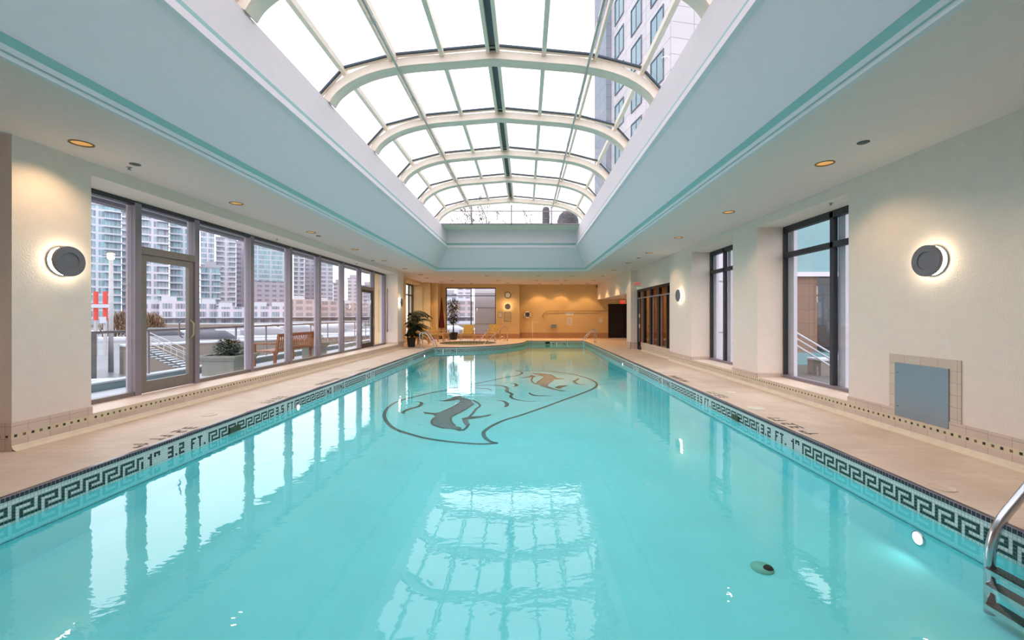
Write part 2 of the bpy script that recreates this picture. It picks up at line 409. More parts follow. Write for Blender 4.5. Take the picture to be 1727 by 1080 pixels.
for k in range(ncol):
    if not any(colsd[k]): continue
    a, nn = at_u(k * TP + .0013); b, _ = at_u((k + 1) * TP - .0013)
    for r in range(5):
        if colsd[k][r]:
            z1 = zt - r * TP - .001; z0 = z1 - TP + .002; off = nn * .0025
            km.face([(a.x + off.x, a.y + off.y, z0), (b.x + off.x, b.y + off.y, z0), (b.x + off.x, b.y + off.y, z1), (a.x + off.x, a.y + off.y, z1)], 1 if colsd[k][r] == 'k' else 0)
km.build('greek_key_tiles', ['gtile', 'ktile'], pool, label='dark green Greek key pattern and black depth lettering in mosaic tiles')

# floor mosaic, drawn in metres on the basin floor
def fp(x, y, o=(640, 620), s=380 / 1727):
    px, py = o[0] + x * s, o[1] + y * s; Y = F * (1.5 - FZ) / (py - 532); return (wx(px, Y), Y)
def ribbon(mb, pts, wd, z, taper=False, mi=0):
    p = catmull(pts, 5); n = len(p)
    L = []
    for i in range(n):
        a = Vector(p[max(0, i - 1)]); b = Vector(p[min(n - 1, i + 1)]); d = (b - a).normalized(); nn = Vector((-d.y, d.x))
        ww = wd * (.25 + .75 * math.sin(PI * min(1, max(0, i / (n - 1))))) if taper else wd
        c = Vector(p[i]); L.append((c + nn * ww / 2, c - nn * ww / 2))
    for i in range(n - 1):
        mb.face([(*L[i][0], z), (*L[i][1], z), (*L[i + 1][1], z), (*L[i + 1][0], z)], mi)
ol = MB()
loop = [(905, 582), (760, 588), (550, 572), (370, 547), (250, 517), (130, 478), (70, 435), (38, 385), (42, 345), (70, 305), (140, 262), (250, 230), (400, 195), (510, 175), (740, 125), (900, 92), (985, 75), (1045, 65), (1085, 52), (1090, 38), (1045, 25)]
ribbon(ol, [fp(*p) for p in loop], .075, FZ + .004)
loop = [(1045, 25), (1250, 28), (1400, 42), (1500, 58), (1590, 82), (1650, 110), (1667, 130), (1650, 155), (1590, 185), (1400, 255), (1250, 310), (1100, 362), (960, 405), (870, 445), (810, 485), (797, 510), (810, 540), (850, 570), (905, 582)]
ribbon(ol, [fp(*p) for p in loop], .075, FZ + .004)
for c in ([(285, 262), (315, 268), (322, 280), (300, 300), (230, 320), (185, 340), (180, 352), (200, 355)], [(1000, 125), (1035, 125), (1050, 135), (1045, 145), (1020, 150)],
          [(525, 158), (640, 148), (760, 160), (830, 165), (862, 180)], [(590, 155), (700, 150), (780, 140), (850, 137), (940, 143), (980, 158), (978, 185), (1015, 205), (1005, 222), (1025, 240), (1100, 258), (1200, 262)],
          [(900, 252), (950, 260), (978, 280), (970, 300), (955, 305)], [(1148, 195), (1165, 208), (1210, 218), (1310, 218)], [(1510, 86), (1525, 88), (1510, 98), (1493, 108), (1520, 128), (1590, 133)]):
    ribbon(ol, [fp(*p) for p in c], .1, FZ + .004, True)
ol.build('wave_mosaic', 'line', pool, label='dark green leaf outline with wave curls in floor mosaic')
def poly(mb, pts, z, mi=0): mb.face([(*fp(*p), z) for p in pts], mi)
w1 = MB()
poly(w1, [(570, 220), (600, 214), (625, 217), (630, 232), (660, 235), (700, 250), (722, 280), (700, 295), (640, 335), (600, 352), (560, 375), (548, 390), (550, 420), (580, 450), (625, 470), (620, 487), (560, 470), (480, 465), (420, 445), (402, 430), (405, 405), (425, 385), (420, 365), (470, 345), (530, 320), (590, 290), (622, 265), (610, 245), (575, 240)], FZ + .005, 0)
poly(w1, [(635, 402), (680, 405), (688, 435), (665, 450), (640, 425)], FZ + .005, 0)
for p in ([(335, 343), (420, 352), (465, 345), (425, 374), (405, 362), (345, 355)], [(430, 255), (480, 258), (550, 240), (575, 222), (615, 245), (560, 255), (500, 262)], [(625, 395), (690, 378), (780, 375), (860, 360), (845, 372), (760, 388), (700, 398), (640, 404)], [(590, 455), (625, 462), (632, 485), (612, 490)]):
    poly(w1, p, FZ + .007, 1)
for c in ([(718, 254), (755, 275), (770, 297), (740, 320), (715, 355), (690, 378)], [(688, 435), (660, 470), (635, 485)], [(722, 280), (700, 295), (640, 335), (560, 375), (548, 390), (550, 420), (580, 450)], [(420, 445), (402, 430), (405, 405), (425, 385)], [(470, 345), (530, 320), (590, 290), (622, 265)], [(420, 445), (480, 465), (560, 470), (620, 487)]):
    ribbon(w1, [fp(*p) for p in c], .05, FZ + .008, mi=1)
w1.build('whale_mosaic', ['whale', 'line'], pool, label='larger nearer grey whale in floor mosaic')
w2 = MB()
poly(w2, [(1170, 46), (1250, 50), (1310, 58), (1350, 78), (1330, 105), (1300, 125), (1290, 145), (1350, 165), (1390, 182), (1320, 170), (1240, 145), (1205, 125), (1225, 105), (1265, 75), (1230, 62), (1180, 52)], FZ + .005, 0)
for p in ([(1340, 80), (1425, 90), (1345, 93)], [(1340, 155), (1380, 140), (1450, 140), (1410, 152), (1385, 165)], [(1350, 165), (1385, 176), (1435, 180), (1390, 185)], [(1080, 83), (1150, 70), (1165, 58), (1205, 72), (1170, 76)]):
    poly(w2, p, FZ + .007, 1)
for c in ([(1175, 75), (1165, 100), (1180, 120), (1205, 130)], [(1170, 46), (1250, 50), (1310, 58), (1350, 78)], [(1205, 125), (1225, 105), (1265, 75), (1230, 62)]):
    ribbon(w2, [fp(*p) for p in c], .06, FZ + .008, mi=1)
w2.build('whale_mosaic', ['whale', 'line'], pool, label='smaller farther grey whale in floor mosaic')
# underwater lights, inlet fittings and the main drain
def pool_light(x, y, z, nx, r, pw):
    mb = MB(); mb.lathe([(r * 1.25, 0), (r * 1.25, nx * .012), (r, nx * .016)], (x, y, z), 20, 0, 'x'); mb.lathe([(r, nx * .014), (0.001, nx * .018)], (x, y, z), 20, 1, 'x')
    mb.build('underwater_light', ['chrome', emit('underwater_lamp', (.95, .97, 1), 5)], pool, label='glowing round underwater light')
    if pw:
        l = bpy.data.lights.new('pool_lamp', 'AREA'); l.shape = 'DISK'; l.size = r * 2; l.energy = pw; l.color = (.8, 1, 1)
        lo = bpy.data.objects.new('pool_lamp', l); COL.objects.link(lo); lo.location = (x + nx * .03, y, z); lo.rotation_euler = (0, R(-90 * nx), 0); lo.parent = pool
pool_light(PR, 3.72, -.45, -1, .05, POOL_W)
for (x, y, nx) in ((PL, 8.0, 1), (PL, 18.0, 1), (PR, 15.0, -1)):
    pool_light(x, y, -.235, nx, .05, POOL_W * .4)
mb = MB(); mb.lathe([(.09, 0), (.09, .012), (.001, .014)], (1.98, 3.56, FZ), 20, 0); mb.lathe([(.04, .015), (.03, .03), (.001, .03)], (2.02, 3.54, FZ), 12, 1)
mb.build('floor_drain', [plain('drain_cover', srgb(110, 190, 170), .6), 'dark'], pool)
for (x, y, nx) in ((PL + .006, 6.25, 1), (PR - .006, 6.95, -1)):
    mb = MB(); mb.box(x, x + nx * .02, y - .11, y + .11, -.21, -.13); mb.build('skimmer_mouth', plain('olive_fitting', srgb(54, 72, 44), .5), pool)
mb = MB(); mb.box(1.18, 1.43, P1 - .03, P1 + .01, -.17, -.06); mb.build('skimmer_mouth', 'dark', pool)
# deck depth lettering (read from the deck), set in the tiles
DECKINK = plain('grey_deck_ink', srgb(88, 76, 74), .7)
def deck_text(t, y0, x0, sx):
    dm = MB()
    cols = text_cols(t); n = len(cols)
    for i, c in enumerate(cols):
        for r in range(5):
            if c[r]:
                X = x0 + sx * (4 - r) * .034; Y = y0 + i * .030 if sx > 0 else y0 + (n - i) * .030
                # letter tops point at the water
                X = x0 + sx * r * .034
                dm.face([(X, Y, .0025), (X + sx * .03, Y, .0025), (X + sx * .03, Y + .026, .0025), (X, Y + .026, .0025)])
    dm.build('deck_marking', DECKINK, pool)
deck_text('1m 3.2 FT', 5.35, PR + .10, 1); deck_text('3.5 FT', 7.75, PR + .10, 1); deck_text('NO DIVING', 9.6, PR + .10, 1)
deck_text('3.2 FT 1m', 4.75, PL - .10, -1); deck_text('3.5 FT', 7.2, PL - .10, -1); deck_text('NO DIVING', 9.1, PL - .10, -1); deck_text('4.0 FT', 11.4, PL - .10, -1)
# water
wt_ = filled('pool_water', 'water', [offset(outline, -.003)], WZ); tag(wt_, 'rippled aqua water filling the long swimming pool', 'water', kind='stuff')

# spa
spa = thing('hot_tub', 'small round sunken hot tub with tiled rim beyond the curved pool edge', 'hot tub', (SPA[0], SPA[1], 0))
sp = [(x - SPA[0], y - SPA[1]) for x, y in circ(*SPA, 48)][::-1]
mb = MB(); strip(mb, sp, -.6, -.03, 0); mb.lathe([(SPA[2], -.5), (.001, -.5)], n=48); SB = mb
mb = MB(); mb.lathe([(SPA[2] - .005, -.03), (SPA[2] - .005, .004), (SPA[2] + .035, .005), (SPA[2] + .035, -.01)], n=48); mb.build('rim', 'coping', spa)
mb = SB
for k in range(56):
    a0 = 2 * PI * k / 56
    for (da, z0, z1) in ((0, -.13, -.045), (.03, -.065, -.045), (.055, -.11, -.045), (.03, -.13, -.11)):
        p0 = (math.cos(a0 + da) * (SPA[2] - .008), math.sin(a0 + da) * (SPA[2] - .008)); p1 = (math.cos(a0 + da + .022) * (SPA[2] - .008), math.sin(a0 + da + .022) * (SPA[2] - .008))
        mb.face([(*p0, z0), (*p1, z0), (*p1, z1), (*p0, z1)], 1)
mb.build('basin', [plain('tan_mosaic', srgb(196, 186, 140), .4), 'gtile'], spa)
sw = filled('spa_water', 'spa', [circ(SPA[0], SPA[1], SPA[2] - .01, 48)], -.16); tag(sw, 'still water inside the round hot tub', 'water', kind='stuff')

# ------------------------------------------------------------------ walls
wl = MB()
T = 6.45
wl.box(-XL * -1, -T, 4.70, 5.56, 0, ZC)
wl.box(XL, -T, 5.56, 18.9, 3.33, ZC); wl.box(XL, -T, 5.56, 18.9, -.3, .195)
wl.box(XL, -T, 18.9, 19.8, 0, ZC); wl.box(-7.2, -7.8, -4.4, 4.70, 0, ZC); wl.box(-T, -7.4, 4.70, 5.2, 0, ZC)
st(wl.build('wall_left', 'stucco')); wl = MB()
wl.box(-6.3, -7.1, 19.8, 22.5, 0, ZC); wl.box(-6.3, -7.1, 22.5, 26.1, 3.36, ZC); wl.box(-6.3, -7.1, 22.5, 26.1, -.3, .28); wl.box(-6.3, -7.1, 26.1, 27.9, 0, ZC)
wl.box(-6.3, -5.85, 26.15, 27.3, 0, ZC); wl.box(-5.85, -5.45, 26.5, 27.3, 0, ZC)
LAMPLITST = plain('lamplit_cream_stucco', srgb(216, 184, 132), .85, bump=.3, bscale=55, var=.02)  # the cream stucco again, with warm lamplight mixed into its colour
st(wl.build('wall_left', LAMPLITST))
wr_ = MB()
XO = 5.5
wr_.box(XR, XO, -4.4, 6.32, 0, ZC); wr_.box(XR, XO, 6.32, 8.81, 3.32, ZC); wr_.box(XR, XO, 6.32, 8.81, -.3, .205)
wr_.box(XR, XO, 8.81, 9.85, 0, ZC); wr_.box(XR, XO, 9.85, 12.3, 3.32, ZC); wr_.box(XR, XO, 9.85, 12.3, -.3, .205)
wr_.box(XR, XO, 12.3, 14.15, 0, ZC); wr_.box(4.95, XO, 14.15, 18.9, 2.63, ZC); wr_.box(4.93, 5.25, 14.15, 18.0, 0, .32)
st(wr_.build('wall_right', 'stucco')); wr_ = MB()
wr_.box(4.68, XO, 18.9, 19.65, 0, ZC); wr_.box(4.68, 5.0, 19.65, 27.8, 2.52, ZC)
wr_.box(5.5, 7.7, 19.45, 19.65, 0, 2.52); wr_.box(7.5, 7.7, 19.65, 28.2, 0, 2.52)
st(wr_.build('wall_right', 'stucco'))
mb = MB(); mb.box(5.0, 7.7, 19.65, 28.1, 2.52, 2.6); st(mb.build('ceiling', 'ceil'))
wb_ = MB()
wb_.box(-6.3, -5.13, 27.3, 27.9, 0, ZC); wb_.box(-1.9, -.38, 27.3, 28.1, 0, ZC); wb_.box(-5.13, -1.9, 27.3, 27.9, 3.27, ZC); wb_.box(-5.13, -1.9, 27.3, 27.9, -.3, .22)
st(wb_.build('wall_back', LAMPLITST)); wb_ = MB()
wb_.box(-.38, 5.45, 27.8, 28.1, 0, ZC); wb_.box(5.45, 6.6, 27.8, 28.1, 2.2, 2.52); wb_.box(6.6, 7.7, 27.8, 28.1, 0, 2.52)
st(wb_.build('wall_back', LAMPLITST))
mb = MB(); mb.box(-7.8, 5.5, -4.6, -4.4, -.3, ZC); st(mb.build('wall_near', 'stucco'))
# open doorway at the end of the passage, its darkness painted on a panel
dr = sroot('door_3', (5.45, 27.85, 0))
mb = MB(); mb.box(0, 1.15, .12, .17, 0, 2.2); mb.build('dark_panel', plain('doorway_darkness', srgb(30, 16, 10), .5), dr)
mb = MB(); mb.box(-.04, 0.02, -.07, .12, 0, 2.24); mb.box(1.13, 1.19, -.07, .12, 0, 2.24); mb.box(-.04, 1.19, -.07, .12, 2.18, 2.24); mb.build('door_frame', 'black', dr)

# ------------------------------------------------------------------ ceiling with coffer opening and downlight holes
WX0, WX1, WY0, WY1 = -3.93, 2.70, -1.5, 18.9
d_ = .54
TX0, TX1, TY0, TY1 = WX0 + d_, WX1 - d_ + .02, WY0 + d_, WY1 - d_
TZ = 1.5 + 2.92; MZ = 1.5 + 3.12; CZ = 1.5 + 3.67
left_y = [2.3, 4.95, 7.6, 10.25, 12.9, 15.55, 18.2, 20.9]
right_y = [2.95, 5.6, 8.25, 10.95, 13.6, 16.25, 18.9, 21.7]
spots = [(-5.16, y, 'l', i) for i, y in enumerate(left_y)] + [(3.94, y, 'r', i) for i, y in enumerate(right_y)] + \
        [(-1.95, 21.6, 'b', 0), (.66, 21.6, 'b', 1), (-4.2, 24.5, 'b', 2), (-1.6, 24.5, 'b', 3), (.66, 24.5, 'b', 4), (2.3, 24.5, 'b', 5), (-3.4, 26.7, 'b', 6), (-1.1, 26.4, 'b', 7), (.9, 27.0, 'b', 8), (2.3, 27.0, 'b', 9), (3.9, 26.9, 'b', 10), (3.94, 24.4, 'b', 11), (-5.3, 22.9, 'b', 12), (-5.0, 25.5, 'b', 13)]  # last two downlights are added to warm the far left walls
ce = filled('ceiling', 'ceil', [[(-7.6, -4.4), (-7.6, 4.7), (-6.2, 4.7), (-6.2, 19.8), (-7.0, 19.8), (-7.0, 28.0), (5.4, 28.0), (5.4, -4.4)], [(WX0, WY0), (WX0, WY1), (WX1, WY1), (WX1, WY0)]] + [circ(x, y, .098, 24) for x, y, _, _ in spots], ZC)
st(ce)
def ring_face(mb, r0, z0, r1, z1, mi=0):
    a = [(r0[0], r0[2]), (r0[1], r0[2]), (r0[1], r0[3]), (r0[0], r0[3])]; b = [(r1[0], r1[2]), (r1[1], r1[2]), (r1[1], r1[3]), (r1[0], r1[3])]
    for i in range(4):
        j = (i + 1) % 4; mb.face([(*a[i], z0), (*a[j], z0), (*b[j], z1), (*b[i], z1)], mi)
def grow(r, d): return (r[0] - d, r[1] + d, r[2] - d, r[3] + d)
r0 = (WX0, WX1, WY0, WY1); r1 = (TX0, TX1, TY0, TY1)
mb = MB(); ring_face(mb, r0, ZC, r1, TZ, 0); st(mb.build('ceiling', 'teal'))
mb = MB(); ring_face(mb, grow(r1, .012), MZ - .02, r1, CZ, 0); ring_face(mb, r1, CZ, grow(r1, .3), CZ, 0); st(mb.build('ceiling', 'white'))
# lower and upper mouldings: a pale lip and a teal cove
mb = MB(); ring_face(mb, grow(r0, .10), ZC - .001, grow(r0, .09), ZC - .04, 0); ring_face(mb, grow(r0, .09), ZC - .04, grow(r0, .03), ZC - .04, 0); ring_face(mb, grow(r0, .03), ZC - .04, grow(r0, .02), ZC - .005, 0)
ring_face(mb, grow(r0, .02), ZC - .005, grow(r0, -.075), ZC + .09, 1); ring_face(mb, grow(r0, -.075), ZC + .09, grow(r0, -.04), ZC + .10, 1)
st(mb.build('trim_1', ['teal', 'tealtrim']))
mb = MB(); ring_face(mb, grow(r1, .02), TZ - .03, grow(r1, -.045), TZ, 0); ring_face(mb, grow(r1, -.045), TZ, grow(r1, -.035), TZ + .10, 0); ring_face(mb, grow(r1, -.035), TZ + .10, grow(r1, 0.0), TZ + .12, 1); ring_face(mb, grow(r1, 0), TZ + .12, grow(r1, .012), MZ, 1)
st(mb.build('trim_2', ['white', 'tealtrim']))

# ------------------------------------------------------------------ skylight
sky = sroot('window_1')
CX = -.56; H0 = CZ
prof_in = catmull([(-2.80, 0), (-2.68, .17), (-2.42, .36), (-2.06, .51), (-1.55, .62), (-.9, .68), (0, .75)], 4)
prof_in = prof_in + [(-x, z) for x, z in prof_in[:-1]][::-1]
GP = [(-3.04, .10), (-2.58, .60), (-1.72, .82), (-.88, .90), (0, .98), (.88, .90), (1.72, .82), (2.58, .60), (3.04, .10)]
ribs = [.8, 3.0, 5.2, 7.4, 9.6, 11.8, 14.0, 16.6]
GY = 17.3
def sweep(mb, prof, y0, y1, t, mi=0):
    n = len(prof); out = []
    for i in range(n):
        a = Vector(prof[max(0, i - 1)]); b = Vector(prof[min(n - 1, i + 1)]); d = (b - a).normalized(); nn = Vector((-d.y, d.x)) * t
        c = Vector(prof[i]); out.append((c, c + nn))
    for i in range(n - 1):
        (a, A), (b, B) = out[i], out[i + 1]
        P = lambda q, y: (CX + q.x, y, H0 + q.y)
        mb.face([P(a, y0), P(b, y0), P(B, y0), P(A, y0)], mi); mb.face([P(a, y1), P(b, y1), P(B, y1), P(A, y1)], mi)
        mb.face([P(a, y0), P(b, y0), P(b, y1), P(a, y1)], mi, smooth=True); mb.face([P(A, y0), P(B, y0), P(B, y1), P(A, y1)], mi, smooth=True)
for y in ribs:
    mb = MB(); sweep(mb, prof_in, y - .06, y + .10, .15, 0)
    sweep(mb, [(x, z - .012) for x, z in prof_in], y - .10, y + .14, .022, 0); mb.build('arch_rib', 'cream', sky)
    mb = MB(); g2 = [(x * .985, z - .04) for x, z in GP]; sweep(mb, g2, y - .09, y - .03, .05, 0); sweep(mb, [(x, z + .01) for x, z in g2], y - .125, y - .09, .03, 1); mb.build('cross_bar', ['cream', 'gasket'], sky)
for i, (x, z) in enumerate(GP):
    mb = MB()
    if i == 4:
        for s_ in (-1, 1): mb.box(CX + s_ * .085 - .03, CX + s_ * .085 + .03, TY0, GY, H0 + z - .13, H0 + z)
        mb.box(CX - .055, CX + .055, TY0, GY, H0 + z - .03, H0 + z, 2)
    elif i in (0, 8): mb.box(CX + x - .05, CX + x + .05, TY0, GY, H0 + z - .1, H0 + z)
    elif i in (2, 6):
        for s_ in (-1, 1): mb.box(CX + x + s_ * .045 - .02, CX + x + s_ * .045 + .02, TY0, GY, H0 + z - .11, H0 + z)
    else: mb.box(CX + x - .038, CX + x + .038, TY0, GY, H0 + z - .10, H0 + z)
    mb.build('glazing_bar', ['cream', 'gasket', 'disc'], sky)
ys = [TY0] + ribs + [GY]
for i in range(len(ys) - 1):
    for j in range(8):
        (xa, za), (xb, zb) = GP[j], GP[j + 1]; mb = MB()
        y0, y1 = ys[i] + .004, ys[i + 1] - .004
        P = [(CX + xa, H0 + za), (CX + xb, H0 + zb)]
        mb.face([(P[0][0], y0, P[0][1]), (P[1][0], y0, P[1][1]), (P[1][0], y1, P[1][1]), (P[0][0], y1, P[0][1])]); mb.build('pane', 'sglass', sky)
# kerb between opening edge and glass, gable end with its tie bars
mb = MB()
for s_ in (-1, 1): mb.box(CX + s_ * 2.95, CX + s_ * 3.2, TY0 - .2, TY1 + .2, CZ, CZ + .12)
mb.box(CX - 3.2, CX + 3.2, TY0 - .4, TY0, CZ, CZ + 1.2); mb.box(CX - 3.2, CX + 3.2, GY, TY1 + .3, CZ + .0, CZ + .04)
mb.build('kerb', 'cream', sky)
mb = MB(); mb.face([(CX - 3.04, GY, CZ)] + [(CX + x, GY, H0 + z) for x, z in GP] + [(CX + 3.04, GY, CZ)]); mb.build('gable_pane', 'glass', sky)
mb = MB(); mb.box(CX - 3.0, CX + 3.0, GY - .05, GY, CZ - .0, CZ + .06)
for x in (-1.62, 0, 1.62): mb.box(CX + x - .025, CX + x + .025, GY - .05, GY, CZ, CZ + .8)
mb.box(CX - 2.5, CX + 2.5, GY - .04, GY, CZ + .54, CZ + .57); mb.build('gable_frame', 'alu', sky)
for s_, nm in ((-1, 'left'), (1, 'right')):
    mb = MB(); mb.tube([(CX + s_ * 1.62, -.5, CZ + .56), (CX + s_ * 1.62, GY - .1, CZ + .56)], .022, n=8)
    for y in ribs[:-1]:
        mb.tube([(CX + s_ * 1.62, y + .9, CZ + .56), (CX + s_ * 1.62, y + .9, CZ + .62)], .02, n=6); mb.tube([(CX + s_ * 1.62, y + .86, CZ + .56), (CX + s_ * 1.62, y + .94, CZ + .56)], .034, n=8)
    for y in ribs[:-1]: mb.tube([(CX + s_ * 1.62, y, CZ + .56), (CX + s_ * 1.62, y, CZ + .62)], .01, n=6)
    o = mb.build('sprinkler_pipe', plain('pale_grey_pipe', srgb(186, 184, 180), .5)); tag(o, f'grey sprinkler pipe running under the skylight ribs on the {nm} side', 'pipe', 'sprinkler pipes under the skylight')

# ------------------------------------------------------------------ recessed downlights
WORDS = ['nearest', 'second', 'third', 'fourth', 'fifth', 'sixth', 'seventh', 'eighth']
def downlight():
    root = thing('downlight', '', 'light')
    mb = MB(); mb.lathe([(.112, 0), (.112, -.008), (.096, -.008), (.096, .003)], n=24); mb.build('trim_ring', plain('brown_ring', srgb(120, 92, 60), .4, .5), root)
    mb = MB(); mb.lathe([(.0965, .001), (.085, .07), (.07, .12)], n=24); mb.build('reflector', 'gold', root)
    mb = MB(); mb.lathe([(.07, .11), (.001, .11)], n=20); mb.build('bulb', 'bulb', root)
    return root
d0 = downlight()
BL = ['over the curved pool edge, left of centre', 'over the curved pool edge, right of centre', 'above the hot tub, left one', 'above the hot tub, right one', 'over the far pool end, left one', 'over the far pool end, right one', 'beside the back window', 'above the wall clock', 'above the life ring', 'above the notice board', 'by the passage at the far right', 'over the deck before the passage', 'added to warm the wall above the lounge chair by the palm', 'added to warm the wall above the folded parasol']
def mk_spot(pw, colr, ang):
    l = bpy.data.lights.new('lamp', 'SPOT'); l.energy = pw; l.color = colr; l.spot_size = R(ang); l.spot_blend = .7; l.shadow_soft_size = .05; return l
lf = mk_spot(DOWN_W, WARM, 130); lb = mk_spot(BACK_W, WARMER, 98); lb.spot_blend = .3
for k, (x, y, s_, i) in enumerate(spots):
    o = d0 if k == 0 else copy_tree(d0)
    o.location = (x, y, ZC)
    if s_ == 'b': lab = 'recessed ceiling downlight ' + BL[i]; gp = 'downlights over the far end'
    else:
        sd = 'left' if s_ == 'l' else 'right'; lab = f'recessed ceiling downlight over the {sd} deck, ' + ('nearest of its row' if i == 0 else f'{WORDS[i]} of its row from the camera'); gp = f'downlights over the {sd} deck'
    o['label'] = lab; o['group'] = gp
    li = bpy.data.objects.new('lamp', lb if (s_ == 'b' or y > 19) else lf); COL.objects.link(li); li.parent = o; li.location = (0, 0, .008)
# small ceiling discs (speakers) and slot diffusers
for k, (px, py, lab) in enumerate([(228, 277, 'over the left deck near the first window'), (537, 398, 'over the left deck halfway along'), (629, 439.6, 'over the left deck towards its far end'), (1456, 240, 'over the right deck, nearest of all'), (1077, 435, 'over the right deck opposite the black glazed wall')]):
    Y = 1436 / (532 - py); mb = MB(); mb.lathe([(.001, -.012), (.05, -.012), (.062, -.006), (.062, 0)], (0, 0, 0), 20)
    tag(mb.build('ceiling_speaker', plain('speaker_grey', srgb(84, 88, 86), .6), loc=(wx(px, Y), Y, ZC)), 'small grey ceiling disc ' + lab, 'speaker', 'ceiling discs')
for (x0, x1, y, lab) in ((1.0, 1.95, 24.5, 'behind the far pool end'), (-3.8, -3.2, 24.7, 'above the hot tub'), (2.2, 2.5, 21.6, 'near the skylight corner at right')):
    mb = MB(); mb.box(x0, x1, y - .04, y + .04, ZC - .01, ZC); mb.box(x0 + .02, x1 - .02, y - .02, y + .02, ZC - .014, ZC - .008, 1)
    tag(mb.build('air_vent', ['plastic', 'dark']), 'narrow slot vent in the ceiling ' + lab, 'vent', 'ceiling slot vents')
for (x, y, lab) in ((-5.35, 5.75, 'close to the left wall'), (4.95, 6.9, 'inside the nearest right window recess'), (-5.95, 10.2, 'inside the left window recess'), (-5.95, 15.0, 'far along the left window recess')):
    z = ZC if abs(x) < 5.6 and x < 4.9 else 3.33 if x < 0 else 3.32
    mb = MB(); mb.lathe([(.035, 0), (.03, -.006), (.012, -.012), (.012, -.03), (.028, -.034), (.001, -.036)], (0, 0, 0), 14)
    tag(mb.build('fire_sprinkler', 'brushed', loc=(x, y, z)), 'small sprinkler head ' + lab, 'sprinkler', 'sprinkler heads')

# ------------------------------------------------------------------ wall sconces
def sconce(loc, rz, lab):
    root = thing('wall_sconce', lab, 'wall light', loc, rz, 'round wall sconces')   # local +Y points into the room
    mb = MB(); mb.lathe([(.001, 0), (.182, 0), (.182, .012), (.17, .014)], n=40, axis='y'); mb.build('back_plate', 'brushed', root)
    mb = MB(); mb.lathe([(.172, .013), (.155, .02), (.12, .07)], n=40, axis='y'); mb.build('diffuser', 'glow', root)
    mb = MB(); mb.lathe([(.001, .07), (.182, .07), (.184, .075), (.184, .100), (.180, .105), (.108, .105), (.104, .094), (.001, .094)], n=48, axis='y', smooth=False); mb.build('front_disc', 'disc', root)
sconce((XL, 5.21, 2.16), R(-90), 'round wall sconce on the near left pier beside the tall windows')
sconce((XL, 19.2, 2.08), R(-90), 'small-looking round wall sconce on the far left pier above the palm')
sconce((XR, 5.0, 2.14), R(90), 'round wall sconce on the near right wall above the steel hatch')
sconce((XR, 13.15, 2.11), R(90), 'round wall sconce on the right pier beside the black glazed wall')
sconce((wx(856.3, 27.3), 27.3, 2.06), R(180), 'round wall sconce on the back wall under the clock')

# ------------------------------------------------------------------ baseboards and sills
def baseboard(name, x, sx, y0, y1, top, lowz=None):
    """runs along Y on a side wall, sx is the way it faces"""
    mb = MB(); mb.box(x, x + sx * .02, y0, y1, 0, .13, 0); mb.box(x, x + sx * .018, y0, y1, .13, .197, 1)
    if top > .21: mb.box(x, x + sx * .02, y0, y1, .197, top, 0)
    n = int((y1 - y0) / .083); z = .163
    for k in range(n):
        y = y0 + .04 + k * .083; s = .0145
        mb.face([(x + sx * .0195, y - s, z - s), (x + sx * .0195, y + s, z - s), (x + sx * .0195, y + s, z + s), (x + sx * .0195, y - s, z + s)], 2 + k % 2)
    mb.face([(x + sx * .02, y0, .06), (x + sx * .02, y1, .06), (x + sx * .035, y1, .02), (x + sx * .035, y0, .02)], 4)
    mb.face([(x + sx * .035, y0, .02), (x + sx * .035, y1, .02), (x + sx * .075, y1, .001), (x + sx * .075, y0, .001)], 4)
    return mb
BM = ['base', plain('pale_tile_strip', srgb(216, 200, 170), .4), 'dot', 'dot2', 'cove']
def merge(a, b):
    k = len(a.v); a.v += b.v; fo = len(a.f); a.f += [[i + k for i in f] for f in b.f]; a.m += b.m; a.smooth += b.smooth
    for q, u in b.uv.items(): a.uv[q + fo] = u
    return a
bl = baseboard('l', XL, 1, 4.68, 5.56, .31); merge(bl, baseboard('l', XL, 1, 5.56, 18.9, .205)); merge(bl, baseboard('l', XL, 1, 18.9, 19.8, .31)); merge(bl, baseboard('l', -6.3, 1, 19.8, 26.1, .30))
bl.box(-5.85, -5.87, 26.15, 26.15, 0, .3); bl.box(-7.2, XL, 4.70, 4.68, 0, .31, 0)
for k in range(6): bl.box(XL - .03 - k * .083 - .0125, XL - .03 - k * .083 + .0125, 4.678, 4.6795, .15, .175, 2)
st(bl.build('baseboard_left', BM))
br = baseboard('r', XR, -1, -4.4, 6.32, .30); merge(br, baseboard('r', XR, -1, 6.32, 8.81, .21)); merge(br, baseboard('r', XR, -1, 8.81, 9.85, .30)); merge(br, baseboard('r', XR, -1, 9.85, 12.3, .21)); merge(br, baseboard('r', XR, -1, 12.3, 14.15, .30))
merge(br, baseboard('r', 4.93, -1, 14.15, 18.0, .30)); br.box(4.68, 4.66, 18.88, 19.67, 0, .31, 0); br.box(4.66, 5.0, 18.9, 18.88, 0, .31, 0)
br.box(4.91, 5.27, 14.15, 18.0, .32, .345, 1)
st(br.build('baseboard_right', BM))
bk = MB(); BROWN = brick('warm_base_tile', srgb(186, 140, 98), srgb(176, 130, 90), srgb(130, 90, 60), .25, .14, .004, .45)
bk.box(-5.45, -.38, 27.3, 27.28, 0, .31); bk.box(-.38, 5.41, 27.8, 27.78, 0, .36); bk.box(-.38, -.36, 27.28, 27.8, 0, .33); bk.box(-6.3, -5.83, 26.15, 26.13, 0, .3); bk.box(-5.85, -5.43, 26.5, 26.48, 0, .3); bk.box(-5.45, -5.43, 26.5, 27.3, 0, .3); bk.box(6.6, 7.5, 27.8, 27.78, 0, .36)
st(bk.build('baseboard_back', BROWN))
mb = MB(); mb.box(XL + .005, -6.24, 5.56, 18.9, .19, .213); st(mb.build('trim_3', 'sill'))
